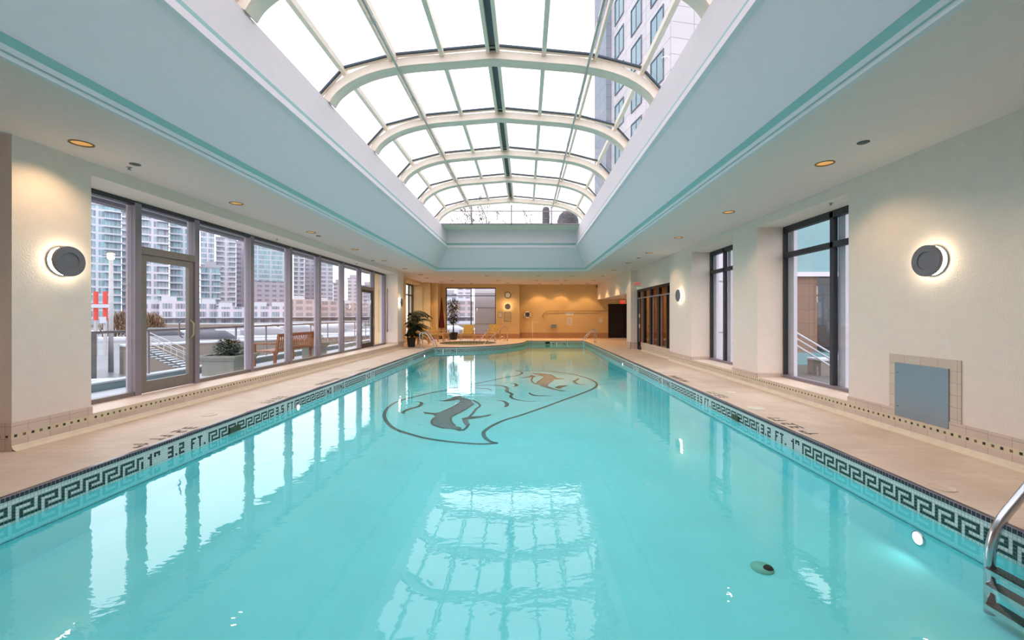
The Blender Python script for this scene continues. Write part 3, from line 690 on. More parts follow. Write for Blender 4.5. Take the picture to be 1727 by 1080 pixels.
mb = MB(); mb.box(XR - .005, 5.42, 6.32, 8.81, .2, .222); mb.box(XR - .005, 5.42, 9.85, 12.3, .2, .222); st(mb.build('trim_4', 'sill'))
mb = MB()
for (a, b) in ((8.79, 8.81), (12.28, 12.3)): mb.box(XR, 5.32, a, b, .222, .31)
mb.box(XL, -6.2, 18.88, 18.9, .213, .31); st(mb.build('trim_5', 'base'))

# ------------------------------------------------------------------ left window wall
W2 = sroot('window_2'); XG = -6.27
mull = [5.30, 6.84, 8.07, 9.70, 11.31, 12.9, 14.57, 16.1, 17.5, 18.86]
mb = MB(); mb.box(XG - .06, XG + .04, 5.2, 18.9, 3.26, 3.33, 0); mb.build('head_frame', 'alud', W2)
mb = MB(); mb.box(XG - .06, XG + .04, 5.2, 6.84, .213, .28, 0); mb.box(XG - .06, XG + .04, 8.07, 16.1, .213, .28); mb.box(XG - .06, XG + .04, 17.5, 18.9, .213, .28); mb.build('sill_frame', 'olive', W2)
for y in mull:
    mb = MB(); mb.box(XG - .07, XG + .055, y - .055, y + .055, .213, 3.3); mb.box(XG - .12, XG - .07, y - .03, y + .03, .213, 3.3, 1); mb.build('mullion', ['alu', 'lilac'], W2)
def pane(parent, x, y0, y1, z0, z1, mat='glass', name='pane', axis='x'):
    mb = MB()
    if axis == 'x': mb.box(x - .004, x + .004, y0, y1, z0, z1)
    else: mb.box(y0, y1, x - .004, x + .004, z0, z1)
    return mb.build(name, mat, parent)
for i in range(len(mull) - 1):
    a, b = mull[i] + .055, mull[i + 1] - .055
    if i in (1, 7):
        pane(W2, XG, a, b, 2.62, 3.26)
        mb = MB(); mb.box(XG - .06, XG + .05, a, b, 2.5, 2.62); mb.build('transom', 'olive', W2)
    else: pane(W2, XG, a, b, .28, 3.26)
def glass_door(name, y0, y1, fm, hinge_far=True):
    D = sroot(name, (XG, y0, .213)); L = y1 - y0; H = 2.28
    mb = MB()
    mb.box(-.03, .03, .02, .12, .01, H); mb.box(-.03, .03, L - .12, L - .02, .01, H); mb.box(-.03, .03, .12, L - .12, H - .1, H); mb.box(-.03, .03, .12, L - .12, .01, .2); mb.build('door_frame', fm, D)
    pane(D, 0, .12, L - .12, .2, H - .1)
    yy = L - .07
    hb = MB(); hb.tube([(.03, yy, 1.18), (.055, yy, 1.17), (.085, yy, 1.13), (.085, yy, .93), (.055, yy, .89), (.03, yy, .88)], .013, n=10)
    hb.lathe([(.001, .03), (.026, .03), (.026, .042), (.001, .042)], (0, yy, 1.18), 14, 0, 'x'); hb.lathe([(.001, .03), (.026, .03), (.026, .042), (.001, .042)], (0, yy, .88), 14, 0, 'x')
    hb.build('door_handle', 'bronze', D)
    hb = MB(); hb.tube([(-.03, yy - .12, 1.18), (-.09, yy - .12, 1.14), (-.09, yy - .12, .92), (-.03, yy - .12, .88)], .013, n=8); hb.build('door_handle', 'alu', D)
    return D
glass_door('door_1', mull[1] + .055, mull[2] - .055, 'olive')
glass_door('door_2', mull[7] + .055, mull[8] - .055, plain('dark_bronze_frame', srgb(60, 40, 28), .5))
mb = MB(); mb.tube([(0, 0, 0), (0, 0, 1.9)], .03, n=10); mb.tube([(0, .02, .1), (0, .1, .1)], .015); mb.tube([(0, .02, 1.8), (0, .1, 1.8)], .015)
tag(mb.build('wall_bar', 'alu', loc=(-6.08, 18.76, .76)), 'vertical grey bar on the end face of the long window recess', 'bar')
# far left window, in its deep recess
W3 = sroot('window_3'); x = -6.93
mb = MB(); mb.box(x - .04, x + .04, 22.5, 26.1, 3.27, 3.36); mb.box(x - .04, x + .04, 22.5, 26.1, .28, .36); mb.box(x - .04, x + .04, 22.5, 26.1, 2.66, 2.74)
for y in (22.54, 24.0, 25.3, 26.05): mb.box(x - .045, x + .045, y - .045, y + .045, .28, 3.36)
mb.build('window_frame', 'alud', W3); pane(W3, x, 22.5, 26.1, .3, 3.3)
# back window
W4 = sroot('window_4'); yb = 27.5
mb = MB(); mb.box(-5.13, -1.9, yb - .03, yb + .03, 3.21, 3.27); mb.box(-5.13, -1.9, yb - .03, yb + .03, .22, .27); mb.box(-5.13, -1.9, yb - .03, yb + .03, 2.73, 2.78)
for xx in (-5.10, -3.50, -1.92): mb.box(xx - .03, xx + .03, yb - .035, yb + .035, .22, 3.27)
mb.build('window_frame', 'black', W4); pane(W4, yb, -5.13, -1.9, .24, 3.25, axis='y')
mb = MB(); mb.box(-5.13, -1.9, 27.26, 27.5, .2, .235); mb.build('window_sill', 'sill', W4)
# right windows
def right_window(name, y0, y1, mm, panel):
    Wn = sroot(name); x = 5.38
    mb = MB(); mb.box(x - .05, x + .04, y0, y1, 3.20, 3.32); mb.box(x - .05, x + .04, y0, y1, 2.68, 2.78)
    for y in mm: mb.box(x - .05, x + .04, y - .035, y + .035, .222, 3.3)
    mb.box(x - .05, x + .04, y1 - .03, y1, .222, 3.3); mb.build('window_frame', 'alud', Wn)
    mb = MB(); mb.box(x - .06, x + .04, y0, y1, .222, .28); mb.build('sill_frame', 'alu', Wn)
    mb = MB()
    for y in list(mm) + [y1]: mb.box(x + .05, x + .12, y - .20, y - .03, .23, 3.25)
    mb.build('outer_fin', 'lilac', Wn)
    pane(Wn, x, y0, y1, .28, 3.2)
right_window('window_5', 6.32, 8.81, [7.42], 1)
right_window('window_6', 9.85, 12.3, [10.2, 11.45], 1)
# black glazed screen with the warm room behind
D4 = sroot('window_7'); x = 5.02
mb = MB(); mb.box(x - .05, x + .05, 14.15, 18.9, 2.53, 2.63); 
for y, wd in ((14.35, .2), (14.95, .12), (15.95, .26), (16.95, .22), (17.9, .2), (18.8, .14)): mb.box(x - .06, x + .05, y - wd / 2, y + wd / 2, .33 if y < 17.8 else 0, 2.6)
mb.box(x - .04, x + .04, 18.0, 18.75, 0, .14); mb.build('window_frame', 'black', D4)
mb = MB(); mb.box(x - .065, x - .03, 14.15, 18.85, 2.22, 2.27)
for y in (14.7, 15.6, 16.6, 18.62): mb.box(x - .055, x - .02, y - .015, y + .015, .34, 2.22)
mb.build('glazing_trim', 'alu', D4)
pane(D4, x, 14.2, 18.85, .34, 2.55, 'dglass')
mb = MB(); mb.box(4.93, 4.965, 18.44, 18.50, .95, 1.12); mb.box(4.93, 4.965, 18.44, 18.50, 1.4, 1.56); mb.build('push_plate', 'plastic', D4)
mb = MB(); mb.box(5.6, 7.9, 13.6, 19.4, -.02, 0, 0); mb.box(7.8, 7.9, 13.6, 19.4, 0, 3.0, 1); mb.box(5.6, 7.9, 19.3, 19.4, 0, 3.0, 1); mb.box(5.5, 7.9, 13.5, 13.6, -.5, 3.2, 1); mb.box(5.07, 7.9, 13.6, 19.4, 2.9, 3.0, 1)
st(mb.build('wall_gym', ['deck', 'orange']))
l = bpy.data.lights.new('gym_fill_light', 'AREA'); l.size = 1.2; l.energy = 70; l.color = WARMER; lo = bpy.data.objects.new('gym_fill_light', l); COL.objects.link(lo); lo.location = (6.8, 16.5, 2.85)  # added area light without a fixture, brightens the room behind the glass
g = thing('exercise_bike', 'dark exercise bike seen through the black glazed wall', 'exercise bike', (6.6, 16.6, 0), R(30))
mb = MB(); mb.tube([(-.45, 0, .05), (.45, 0, .05)], .035); mb.tube([(0, 0, .05), (-.15, 0, .75)], .035); mb.tube([(0, 0, .2), (.4, 0, 1.0)], .035); mb.tube([(-.45, -.25, .04), (-.45, .25, .04)], .03); mb.tube([(.45, -.25, .04), (.45, .25, .04)], .03); mb.build('frame', 'black', g)
mb = MB(); mb.lathe([(.001, -.03), (.24, -.03), (.24, .03), (.001, .03)], (.3, 0, .32), 24, 0, 'y'); mb.build('flywheel', 'disc', g)
mb = MB(); mb.tube([(-.28, 0, .78), (-.02, 0, .80)], [.11, .03]); mb.build('saddle', 'black', g)
mb = MB(); mb.tube([(.25, -.22, 1.05), (.42, -.2, 1.03), (.42, .2, 1.03), (.25, .22, 1.05)], .018); mb.build('handlebar', 'black', g)

# ------------------------------------------------------------------ right wall hatch
h = thing('access_hatch', 'square brushed steel hatch set in beige tile on the right wall', 'hatch', (XR, 5.16, .2))
mb = MB(); mb.box(-.012, 0, -.48, .44, .1, .8); mb.build('tile_surround', 'base', h)
mb = MB(); mb.box(-.026, -.012, -.355, .345, .013, .695); mb.build('steel_door', 'brushed', h, bevel=.003)
for z in (.14, .57):
    mb = MB(); mb.lathe([(.001, -.03), (.008, -.03), (.008, -.026)], (0, .30, z), 10, 0, 'x'); mb.build('screw', 'disc', h)

# ------------------------------------------------------------------ handrails
def bend(pts, n=5, r=.12):
    pts = [Vector(p) for p in pts]; out = [pts[0]]
    for i in range(1, len(pts) - 1):
        a, b, c = pts[i - 1], pts[i], pts[i + 1]; d1 = (a - b); d2 = (c - b); rr = min(r, d1.length * .45, d2.length * .45)
        p = b + d1.normalized() * rr; q = b + d2.normalized() * rr
        for k in range(n + 1):
            t = k / n; out.append(p * (1 - t) ** 2 + b * 2 * t * (1 - t) + q * t * t)
    out.append(pts[-1]); return out
def flange(mb, x, y): mb.lathe([(.022, .03), (.045, .022), (.05, 0.002)], (x, y, 0), 16)
L = thing('pool_ladder', 'chrome three-rung pool ladder at the near right pool edge', 'ladder', (3.3, 2.7, 0))
for dy in (.27, -.35):
    mb = MB(); mb.tube(bend([(.92, dy, 0), (.92, dy, .62), (.62, dy, .80), (-.06, dy, -.02), (-.06, dy, -.58)], 6, .2), .031, n=16); flange(mb, .92, dy); mb.build('rail', 'chrome', L)
for z in (-.27, -.385, -.52):
    mb = MB(); mb.box(-.10, .0, -.35, .27, z - .01, z + .012, 0); mb.box(-.106, -.10, -.35, .27, z - .018, z + .014, 1); mb.build('rung', ['black', 'chrome'], L)
def rail_thing(lab, paths, nm='handrail', gp=None):
    t = thing(nm, lab, 'handrail', paths[0][0], group=gp); o = Vector(paths[0][0])
    for p in paths:
        mb = MB(); mb.tube([Vector(q) - o for q in bend(p, 6, .16)], .022, n=10); q = Vector(p[0]) - o; flange(mb, q.x, q.y); mb.build('rail', 'chrome', t)
rail_thing('pair of chrome grab rails stepping into the pool at its far left corner', [[(-4.66, y, 0), (-4.66, y, .74), (-4.40, y, .74), (-4.02, y, .18), (-4.0, y, -.5)] for y in (18.8, 19.3)])
rail_thing('pair of chrome grab rails at the far right end of the pool', [[(3.84, y, 0), (3.84, y, .70), (3.66, y, .70), (3.22, y, .24), (3.19, y, -.5)] for y in (23.0, 23.55)])
rail_thing('taller chrome handrail of the hot tub, nearer the life ring', [[(-1.06, 25.0, 0), (-1.06, 25.0, .84), (-1.22, 24.75, .84), (-2.3, 23.35, -.08), (-2.45, 23.2, -.3)]])
rail_thing('chrome handrail of the hot tub, nearer the back window', [[(-1.82, 25.35, 0), (-1.82, 25.35, .84), (-1.98, 25.1, .84), (-2.66, 23.6, -.05), (-2.72, 23.45, -.3)]])
rail_thing('low chrome rail beside the hot tub steps', [[(-1.2, 24.3, 0), (-1.2, 24.3, .28), (-1.35, 24.2, .28), (-1.75, 23.85, .02), (-1.9, 23.7, -.2)]])

# ------------------------------------------------------------------ chairs and table by the spa
def chair(lab, x, y, rz):
    t = thing('lounge_chair', lab, 'chair', (x, y, 0), rz, 'wooden lounge chairs around the hot tub')   # faces -Y
    mb = MB(); mb.box(-.33, .33, -.34, .28, .33, .39); se = mb.build('seat', 'pine', t); mb = MB(); mb.box(-.30, .30, -.32, .26, .39, .45); mb.build('cushion', 'yellow', se, bevel=.015)
    m4 = Matrix.Translation((0, .27, .40)) @ Matrix.Rotation(R(-16), 4, 'X')
    mb = MB(); mb.box(-.31, .31, 0, .07, 0, .56, 0, m4); mb.build('backrest', 'yellow', t, bevel=.02)
    for sx in (-1, 1):
        for yy, hh in ((-.34, .60), (.34, .58)):
            mb = MB(); mb.box(sx * .40 - .025, sx * .40 + .025, yy - .025, yy + .025, 0, hh); mb.build('leg', 'pine', t)
        mb = MB(); mb.box(sx * .40 - .035, sx * .40 + .035, -.42, .40, .60, .63); mb.build('armrest', 'pine', t)
        mb = MB(); mb.box(sx * .38 - .02, sx * .38 + .02, -.34, .34, .33, .38); mb.build('side_rail', 'pine', t)
chair('yellow cushioned wooden chair right of the potted tree, facing the pool', -3.42, 25.3, 0)
chair('yellow cushioned wooden chair behind the hot tub handrails', -1.95, 26.2, 0)
chair('wooden lounge chair right behind the potted palm', -5.5, 21.9, R(60))
chair('wooden lounge chair halfway between the palm and the potted tree', -5.35, 23.6, R(70))
chair('wooden lounge chair farthest left by the folded parasol', -5.0, 25.0, R(78))
t = thing('side_table', 'small round wooden table between the lounge chairs', 'table', (-4.5, 24.15, 0))
mb = MB(); mb.lathe([(.001, .46), (.26, .46), (.27, .475), (.27, .49), (.001, .49)], n=28); mb.build('table_top', 'pine', t)
for k in range(3):
    a = 2 * PI * k / 3; mb = MB(); mb.tube([(math.cos(a) * .12, math.sin(a) * .12, .46), (math.cos(a) * .22, math.sin(a) * .22, 0)], .018); mb.build('leg', 'pine', t)
t = thing('folded_parasol', 'closed maroon parasol standing in the back left corner', 'parasol', (-5.28, 26.85, 0))
mb = MB(); mb.tube([(0, 0, .05), (0, 0, 2.62)], .022); mb.build('pole', 'teak', t)
mb = MB(); n = 16
for k in range(9):
    pass
prof = [(.02, 2.6), (.05, 2.3), (.10, 1.8), (.15, 1.2), (.19, .75), (.15, .7)]
base = len(mb.v)
for (r, hgt) in prof:
    for j in range(n): a = 2 * PI * j / n; q = r * (1 if j % 2 else .6); mb.v.append((q * math.cos(a), q * math.sin(a), hgt))
for k in range(len(prof) - 1):
    for j in range(n): a = k * n + j; b = k * n + (j + 1) % n; mb.f.append([a, b, b + n, a + n]); mb.m.append(0); mb.smooth.append(False)
mb.build('canopy', 'maroon', t)
mb = MB(); mb.lathe([(.001, .07), (.06, .07), (.22, .03), (.24, 0)], n=24); mb.build('base', 'pot', t)

# ------------------------------------------------------------------ plants
def leaf_quad(mb, p, d, up, L, W, droop=.3, mi=0, seg=3):
    d = Vector(d).normalized(); s = d.cross(Vector(up)); s = s.normalized() if s.length > .01 else Vector((1, 0, 0)); p = Vector(p); prev = None
    for k in range(seg + 1):
        t = k / seg; wv = W * math.sin(PI * (t * .86 + .10)); c = p + d * L * t + Vector((0, 0, -droop * L * t * t)); cur = (c + s * wv / 2, c - s * wv / 2)
        if prev: mb.face([prev[0], prev[1], cur[1], cur[0]], mi)
        prev = cur
def pot(t, r, hgt, mat='pot'):
    mb = MB(); mb.lathe([(.001, 0), (r * .76, 0), (r * .96, hgt * .9), (r * 1.04, hgt * .9), (r * 1.04, hgt), (r * .9, hgt), (r * .88, hgt * .85)], n=24, smooth=False); pt = mb.build('pot', mat, t)
    mb = MB(); mb.lathe([(r * .9, hgt * .86), (.001, hgt * .88)], n=20); mb.build('soil', 'soil', pt)
t = thing('potted_palm', 'dark leafy potted palm in a black pot by the far left pier', 'plant', (-5.42, 20.25, 0)); t.scale = (1.08, 1.08, 1.14); pot(t, .2, .38)
for k in range(5):
    a = k * 1.3; mb = MB(); mb.tube([(.04 * math.cos(a), .04 * math.sin(a), .34), (.07 * math.cos(a), .07 * math.sin(a), .8), (.1 * math.cos(a), .1 * math.sin(a), 1.2)], .012, n=6); mb.build('stem', 'bark', t)
for k in range(58):
    a = random.uniform(0, 2 * PI) if k > 26 else random.uniform(-1.5, .6); h0 = random.uniform(.45, 1.45); L_ = random.uniform(.5, .95); el = random.uniform(.25, 1.1)
    dx, dy = math.cos(a), math.sin(a)
    if dx < 0: L_ *= .32
    mb = MB(); pts = []
    for q in range(7):
        tt = q / 6; pts.append((dx * L_ * tt, dy * L_ * tt, h0 + L_ * (math.sin(el) * tt * 1.1 - .75 * tt * tt)))
    mb.tube(pts, .005, n=4)
    for q in range(1, 7):
        for s_ in (-1, 1):
            for e in (0, .5):
                pp = Vector(pts[q]).lerp(Vector(pts[q - 1]), e); d = Vector((dx, dy, -.25)) + Vector((-dy, dx, 0)) * s_ * 1.1
                leaf_quad(mb, pp, d, (0, 0, 1), .20 * (1.2 - q / 9), .04, .5, seg=2)
    mb.build('frond', 'leaf', t)
t = thing('potted_tree', 'slender potted tree with reddish green leaves before the back window', 'plant', (-4.42, 26.15, 0)); pot(t, .28, .45)
mb = MB()
for dx in (-.04, .03, .0): mb.tube([(dx, 0, .38), (dx * .5, .02, .9), (dx * 2.2, 0, 1.5), (dx * 5, .03, 2.15)], [.018, .016, .012, .006], n=7)
mb.build('trunk', 'bark', t)
mb = MB()
for k in range(620):
    a = random.uniform(0, 2 * PI); z = random.uniform(1.05, 2.5); r = .42 * math.sqrt(max(0.03, 1 - ((z - 1.8) / .85) ** 2)) * math.sqrt(random.random())
    p = (math.cos(a) * r, math.sin(a) * r, z); leaf_quad(mb, p, (math.cos(a + random.uniform(-1, 1)), math.sin(a), random.uniform(-.9, .3)), (0, 0, 1), random.uniform(.12, .2), .055, .4, random.randint(0, 1), seg=2)
for k in range(16):
    a = random.uniform(0, 2 * PI); z = random.uniform(1.2, 2.2); mb.tube([(0, 0, z - .2), (math.cos(a) * .2, math.sin(a) * .2, z), (math.cos(a) * .36, math.sin(a) * .36, z + .12)], .005, 2, 4)
mb.build('foliage', ['leaf2', 'leafr', 'bark'], t)

# ------------------------------------------------------------------ back wall fittings
def YB(x): return 27.3 if x < -.38 else 27.8
c = thing('wall_clock', 'round wall clock with a dark rim on the back wall', 'clock', (wx(856.3, 27.3), 27.3, wz(498, 27.3)))
mb = MB(); mb.lathe([(.001, 0), (.21, 0), (.215, -.02), (.205, -.045), (.175, -.045), (.17, -.03)], n=36, axis='y'); mb.build('rim', 'black', c)
mb = MB(); mb.lathe([(.172, -.030), (.001, -.030)], n=36, axis='y')
mb.build('dial', 'paper', c)
mb = MB()
for k in range(12):
    a = k * PI / 6; mb.bar((math.sin(a) * .13, -.032, math.cos(a) * .13), (math.sin(a) * .16, -.032, math.cos(a) * .16), .014, .003)
mb.build('hour_marks', 'black', c)
for nm, a, L_ in (('hour_hand', R(200), .08), ('minute_hand', R(130), .13)):
    mb = MB(); mb.bar((0, -.035, 0), (math.sin(a) * L_, -.035, math.cos(a) * L_), .014, .003); mb.build(nm, 'black', c)
def notice(lab, x0, x1, z0, z1, frame=True, lines=6, name='notice', face='paper'):
    y = YB((x0 + x1) / 2); t = thing(name, lab, 'sign', ((x0 + x1) / 2, y, z0)); a = (x1 - x0) / 2; hh = z1 - z0
    if frame:
        mb = MB(); mb.box(-a, a, -.02, 0, 0, .018); mb.box(-a, a, -.02, 0, hh - .018, hh); mb.box(-a, -a + .018, -.02, 0, 0, hh); mb.box(a - .018, a, -.02, 0, 0, hh); mb.build('frame', 'ink', t)
    mb = MB(); mb.box(-a + .01, a - .01, -.012, 0, .01, hh - .01); mb.build('sheet', face, t)
    mb = MB(); rnd = random.Random(int(x0 * 100))
    for k in range(lines):
        zz = hh - .06 - k * (hh - .1) / lines; x = -a + .05
        while x < a - .07:
            L_ = rnd.uniform(.02, .06); mb.box(x, min(x + L_, a - .04), -.014, -.012, zz - .008, zz + .006); x += L_ + .015
    mb.build('text_lines', 'ink', t)
X = lambda px: wx(px, 27.3)
notice('small framed notice on the back wall beside the window', X(839.8), X(846.8), wz(535.5, 27.3), wz(526.8, 27.3), lines=4)
notice('larger framed rules board under the back wall sconce', X(850.3), X(862), wz(542.3, 27.3), wz(527, 27.3), lines=8, face=plain('tan_board', srgb(206, 186, 150), .8))
X = lambda px: wx(px, 27.8)
notice('pale heading strip sign above the tall notice', X(953.8), X(967.5), wz(532.5, 27.8), wz(526, 27.8), False, 1)
notice('tall pale notice with two blocks of text under the heading strip', X(956.5), X(965), wz(549, 27.8), wz(535.8, 27.8), False, 7)
notice('small pale notice near the passage opening', X(1010), X(1016.5), wz(544, 27.8), wz(536, 27.8), False, 2)
t = thing('life_ring', 'white life ring hung on the back wall', 'life ring', (X(889.6), 27.8, wz(531.2, 27.8)))
mb = MB(); n = 32; m = 10
ringp = [(.20 + .055 * math.cos(2 * PI * k / m), -.06 + .05 * math.sin(2 * PI * k / m)) for k in range(m + 1)]; mb.lathe(ringp, n=n, axis='y'); mb.build('ring', 'plastic', t)
mb = MB()
for k in range(4):
    a = PI / 4 + k * PI / 2; mb.box(-.03, .03, -.12, 0, .14, .262, 0, Matrix.Rotation(a, 4, 'Y'))
mb.build('band', plain('grey_band', srgb(170, 150, 120), .8), t)
mb = MB(); mb.tube([(.275 * math.cos(2 * PI * k / 24), -.07, .275 * math.sin(2 * PI * k / 24)) for k in range(25)], .008, n=6); mb.build('rope', 'pine', t)
mb = MB(); mb.lathe([(.001, -.01), (.15, -.01), (.15, 0)], n=24, axis='y'); mb.build('wall_bracket', 'disc', t)
mb = MB(); zc = wz(525, 27.75)
mb.tube([(X(1024), 27.73, zc), (X(926), 27.73, zc + .01), (X(921), 27.73, zc - .02), (X(917), 27.73, zc - .16), (X(915), 27.73, zc - .33), (X(917.5), 27.73, zc - .5)], .016, n=8)
for px in (940, 975, 1010): mb.box(X(px) - .02, X(px) + .02, 27.71, 27.8, zc - .03, zc + .02)
tag(mb.build('rescue_hook', plain('brown_pole', srgb(150, 104, 66), .5)), 'long rescue pole with a curved hook hung along the back wall', 'rescue pole')
t = thing('pole_stand', 'thin white pole on a round base near the back wall', 'stand', (wx(898.3, 26.6), 26.6, 0))
mb = MB(); mb.tube([(0, 0, .02), (0, 0, 1.12)], .014, n=8); mb.build('pole', 'plastic', t)
mb = MB(); mb.lathe([(.16, 0), (.15, .02), (.04, .04), (.001, .05)], n=20); mb.build('base', 'plastic', t)
mb = MB(); mb.tube([(0, 0, 1.10), (.35, .0, 1.06)], .006, n=6); mb.build('arm', 'plastic', t)
t = thing('drinking_fountain', 'small steel drinking fountain on the back wall', 'drinking fountain', (X(933.5), 27.8, wz(554, 27.8)))
mb = MB(); mb.box(-.19, .19, -.26, 0, .04, .22); mb.build('body', 'brushed', t, bevel=.03)
mb = MB(); mb.lathe([(.15, .222), (.12, .2), (.001, .19)], (0, -.13, .015), 18); mb.build('bowl', 'chrome', t)
mb = MB(); mb.tube([(-.1, -.1, .2), (-.1, -.1, .27), (-.06, -.12, .3)], .01, n=6); mb.build('spout', 'chrome', t)
mb = MB(); mb.box(-.03, .03, -.03, 0, 0, .14); mb.box(-.015, .015, -.034, -.03, .04, .1, 1)
tag(mb.build('wall_socket', ['plastic', 'disc'], loc=(X(920), 27.8, wz(558.5, 27.8))), 'small wall socket left of the drinking fountain', 'socket')
for px, lab in ((1006.5, 'left'), (1013.5, 'right')):
    mb = MB(); mb.box(-.06, .06, -.16, 0, 0, .14); mb.lathe([(.001, -.165), (.04, -.165), (.045, -.16)], (0, 0, .07), 14, 1, 'y')
    tag(mb.build('wall_speaker', ['disc', 'dark'], loc=(X(px), 27.8, wz(485.5, 27.8))), f'small box speaker high on the back wall, {lab} of the pair', 'speaker', 'speakers in the back right corner')
# exit signs with lettering
def exit_sign(lab, loc, rz, lit):
    t = thing('exit_sign', lab, 'sign', loc, rz, 'exit signs')
    mb = MB(); mb.box(-.16, .16, -.04, .04, 0, .2); mb.build('housing', 'redlit' if lit else 'plastic', t)
    mb = MB(); F5 = {'E': ['111', '100', '110', '100', '111'], 'X': ['101', '101', '010', '101', '101'], 'I': ['1'] * 5, 'T': FONT['T']}; x = -.125
    for ch in 'EXIT':
        g_ = F5[ch]
        for r in range(5):
            for c_ in range(len(g_[0])):
                if g_[r][c_] == '1': mb.box(x + c_ * .02, x + c_ * .02 + .019, -.043, -.0405, .155 - r * .024, .178 - r * .024)
        x += (len(g_[0]) + 1) * .02
    mb.build('lettering', 'plastic' if lit else 'redlit', t)
exit_sign('pale exit sign with red letters above the black glazed door', (4.80, 18.3, 2.73), 0, False)
exit_sign('red exit sign hanging inside the passage', (5.85, 25.6, 2.2), 0, True)
# deck lids
for (x, y, r, lab, mt) in ((3.72, 6.86, .13, 'white round deck lid beside the 3.2 FT marking on the right', 'plastic'), (3.62, 3.7, .10, 'beige round deck lid near the pool ladder', 'sill'), (-4.75, 6.4, .1, 'beige round deck lid on the left deck', 'sill'), (4.0, 8.3, .10, 'pale round deck lid in the middle of the right deck', 'paper')):
    mb = MB(); mb.lathe([(r, 0), (r, .004), (r * .9, .006), (r * .88, .004), (r * .15, .005), (.001, .005)], n=28); tag(mb.build('deck_lid', mt, loc=(x, y, 0.001)), lab, 'deck lid', 'round lids in the pool deck')

# ------------------------------------------------------------------ outside, left: terrace
mb = MB(); mb.box(-6.45, -8.45, 3.5, 27, -.3, .05); st(mb.build('floor', 'snow'))
t = thing('terrace_kerb', 'low blue grey kerb topped with snow along the terrace edge', 'kerb', (-8.25, 4, .05))
mb = MB(); mb.box(-.15, .15, -.5, 23, 0, .12); mb.build('kerb_block', 'curb', t)
mb = MB(); mb.box(-.14, .13, -.5, 23, .12, .17); mb.build('snow_cap', 'snow', t, bevel=.02)
t = thing('terrace_railing', 'grey metal terrace railing outside the left windows', 'railing', (-8.2, 4, .2))
mb = MB(); mb.bar((0, -.5, .97), (0, 23, .97), .06, .05); mb.build('top_rail', 'alu', t)
for k in range(17):
    mb = MB(); mb.box(-.015, .015, k * 1.4 - .34 - .02, k * 1.4 - .34 + .02, .03, .95); mb.build('post', 'alu', t)
# canopy over the windows outside
mb = MB(); mb.box(-6.45, -7.5, 3.0, 20.5, 3.54, 3.64, 1); mb.box(-7.42, -7.6, 3.0, 20.5, 3.48, 3.66, 0)
for y in mull: mb.box(-7.6, -7.85, y - .75, y - .1, 3.55, 3.60, 0)
st(mb.build('trim_6', ['disc', 'lilac']))
# bench
b = thing('garden_bench', 'wooden slatted garden bench on the snowy terrace', 'bench', (-7.1, 13.05, .05))
for yy in (-1.0, 1.0):
    mb = MB(); m4 = Matrix.Rotation(R(8), 4, 'Y'); mb.box(-.03, .03, yy - .035, yy + .035, .35, .90, 0, m4); mb.box(-.02, .045, yy - .035, yy + .035, 0, .42); mb.build('back_post', 'teak', b)
    mb = MB(); mb.box(-.60, -.54, yy - .03, yy + .03, 0, .62); mb.build('leg', 'teak', b)
    mb = MB(); mb.box(-.64, .08, yy - .04, yy + .04, .62, .66); mb.build('armrest', 'teak', b)
for zz, xx in ((.88, .10), (.46, .045)):
    mb = MB(); mb.box(xx - .02, xx + .02, -1.0, 1.0, zz - .05, zz + .04); mb.build('back_rail', 'teak', b)
for k in range(19):
    yy = -.93 + k * 1.86 / 18; mb = MB(); mb.bar((.055, yy, .46), (.11, yy, .86), .05, .016, up=(1, 0, 0)); mb.build('back_slat', 'teak', b)
for k in range(6):
    mb = MB(); mb.box(-.60 + k * .10, -.60 + k * .10 + .085, -1.0, 1.0, .41, .435); mb.build('seat_slat', 'teak', b)
def planter(lab, x, y, s, big):
    t = thing('stone_planter', lab, 'planter', (x, y, .05), group='cast stone planters on the terrace')
    mb = MB()
    pr = [(.40, 0), (.40, .34), (.44, .36), (.47, .42), (.50, .43), (.50, .48), (.42, .48), (.40, .42)]
    for k in range(len(pr) - 1):
        (a, z0), (c_, z1) = pr[k], pr[k + 1]; a *= s; c_ *= s; A = [(a, a), (-a, a), (-a, -a), (a, -a)]; B = [(c_, c_), (-c_, c_), (-c_, -c_), (c_, -c_)]
        for i in range(4): j = (i + 1) % 4; mb.face([(*A[i], z0), (*A[j], z0), (*B[j], z1), (*B[i], z1)])
    mb.build('box', 'plantc', t)
    mb = MB(); mb.box(-.4 * s, .4 * s, -.4 * s, .4 * s, .40, .43); mb.build('soil', 'soil', t)
    mb = MB(); rnd = random.Random(int(y))
    for k in range(1300 if big else 700):
        u = rnd.uniform(0, 2 * PI); v = rnd.random() ** .5; z = rnd.random(); r = .40 * s * v * math.sin(PI * (.25 + .6 * z))
        leaf_quad(mb, (r * math.cos(u), r * math.sin(u), .42 + z * .42), (math.cos(u), math.sin(u), rnd.uniform(-.2, 1)), (0, 0, 1), .085, .045, .2, (0 if big else rnd.randint(0, 1)), seg=2)
    for k in range(14):
        u = rnd.uniform(0, 2 * PI); mb.tube([(0, 0, .4), (.28 * s * math.cos(u), .28 * s * math.sin(u), .42 + rnd.uniform(.2, .45))], .006, 2, 4)
    mb.build('shrub', ['leaf', plain('olive_leaf', srgb(84, 84, 52), .5, var=.4), 'bark'], t)
planter('larger cast stone planter with a dark shrub, left of the bench', -7.35, 10.55, .95, True)
planter('cast stone planter with an autumnal shrub, right of the bench', -7.3, 14.75, .72, False)

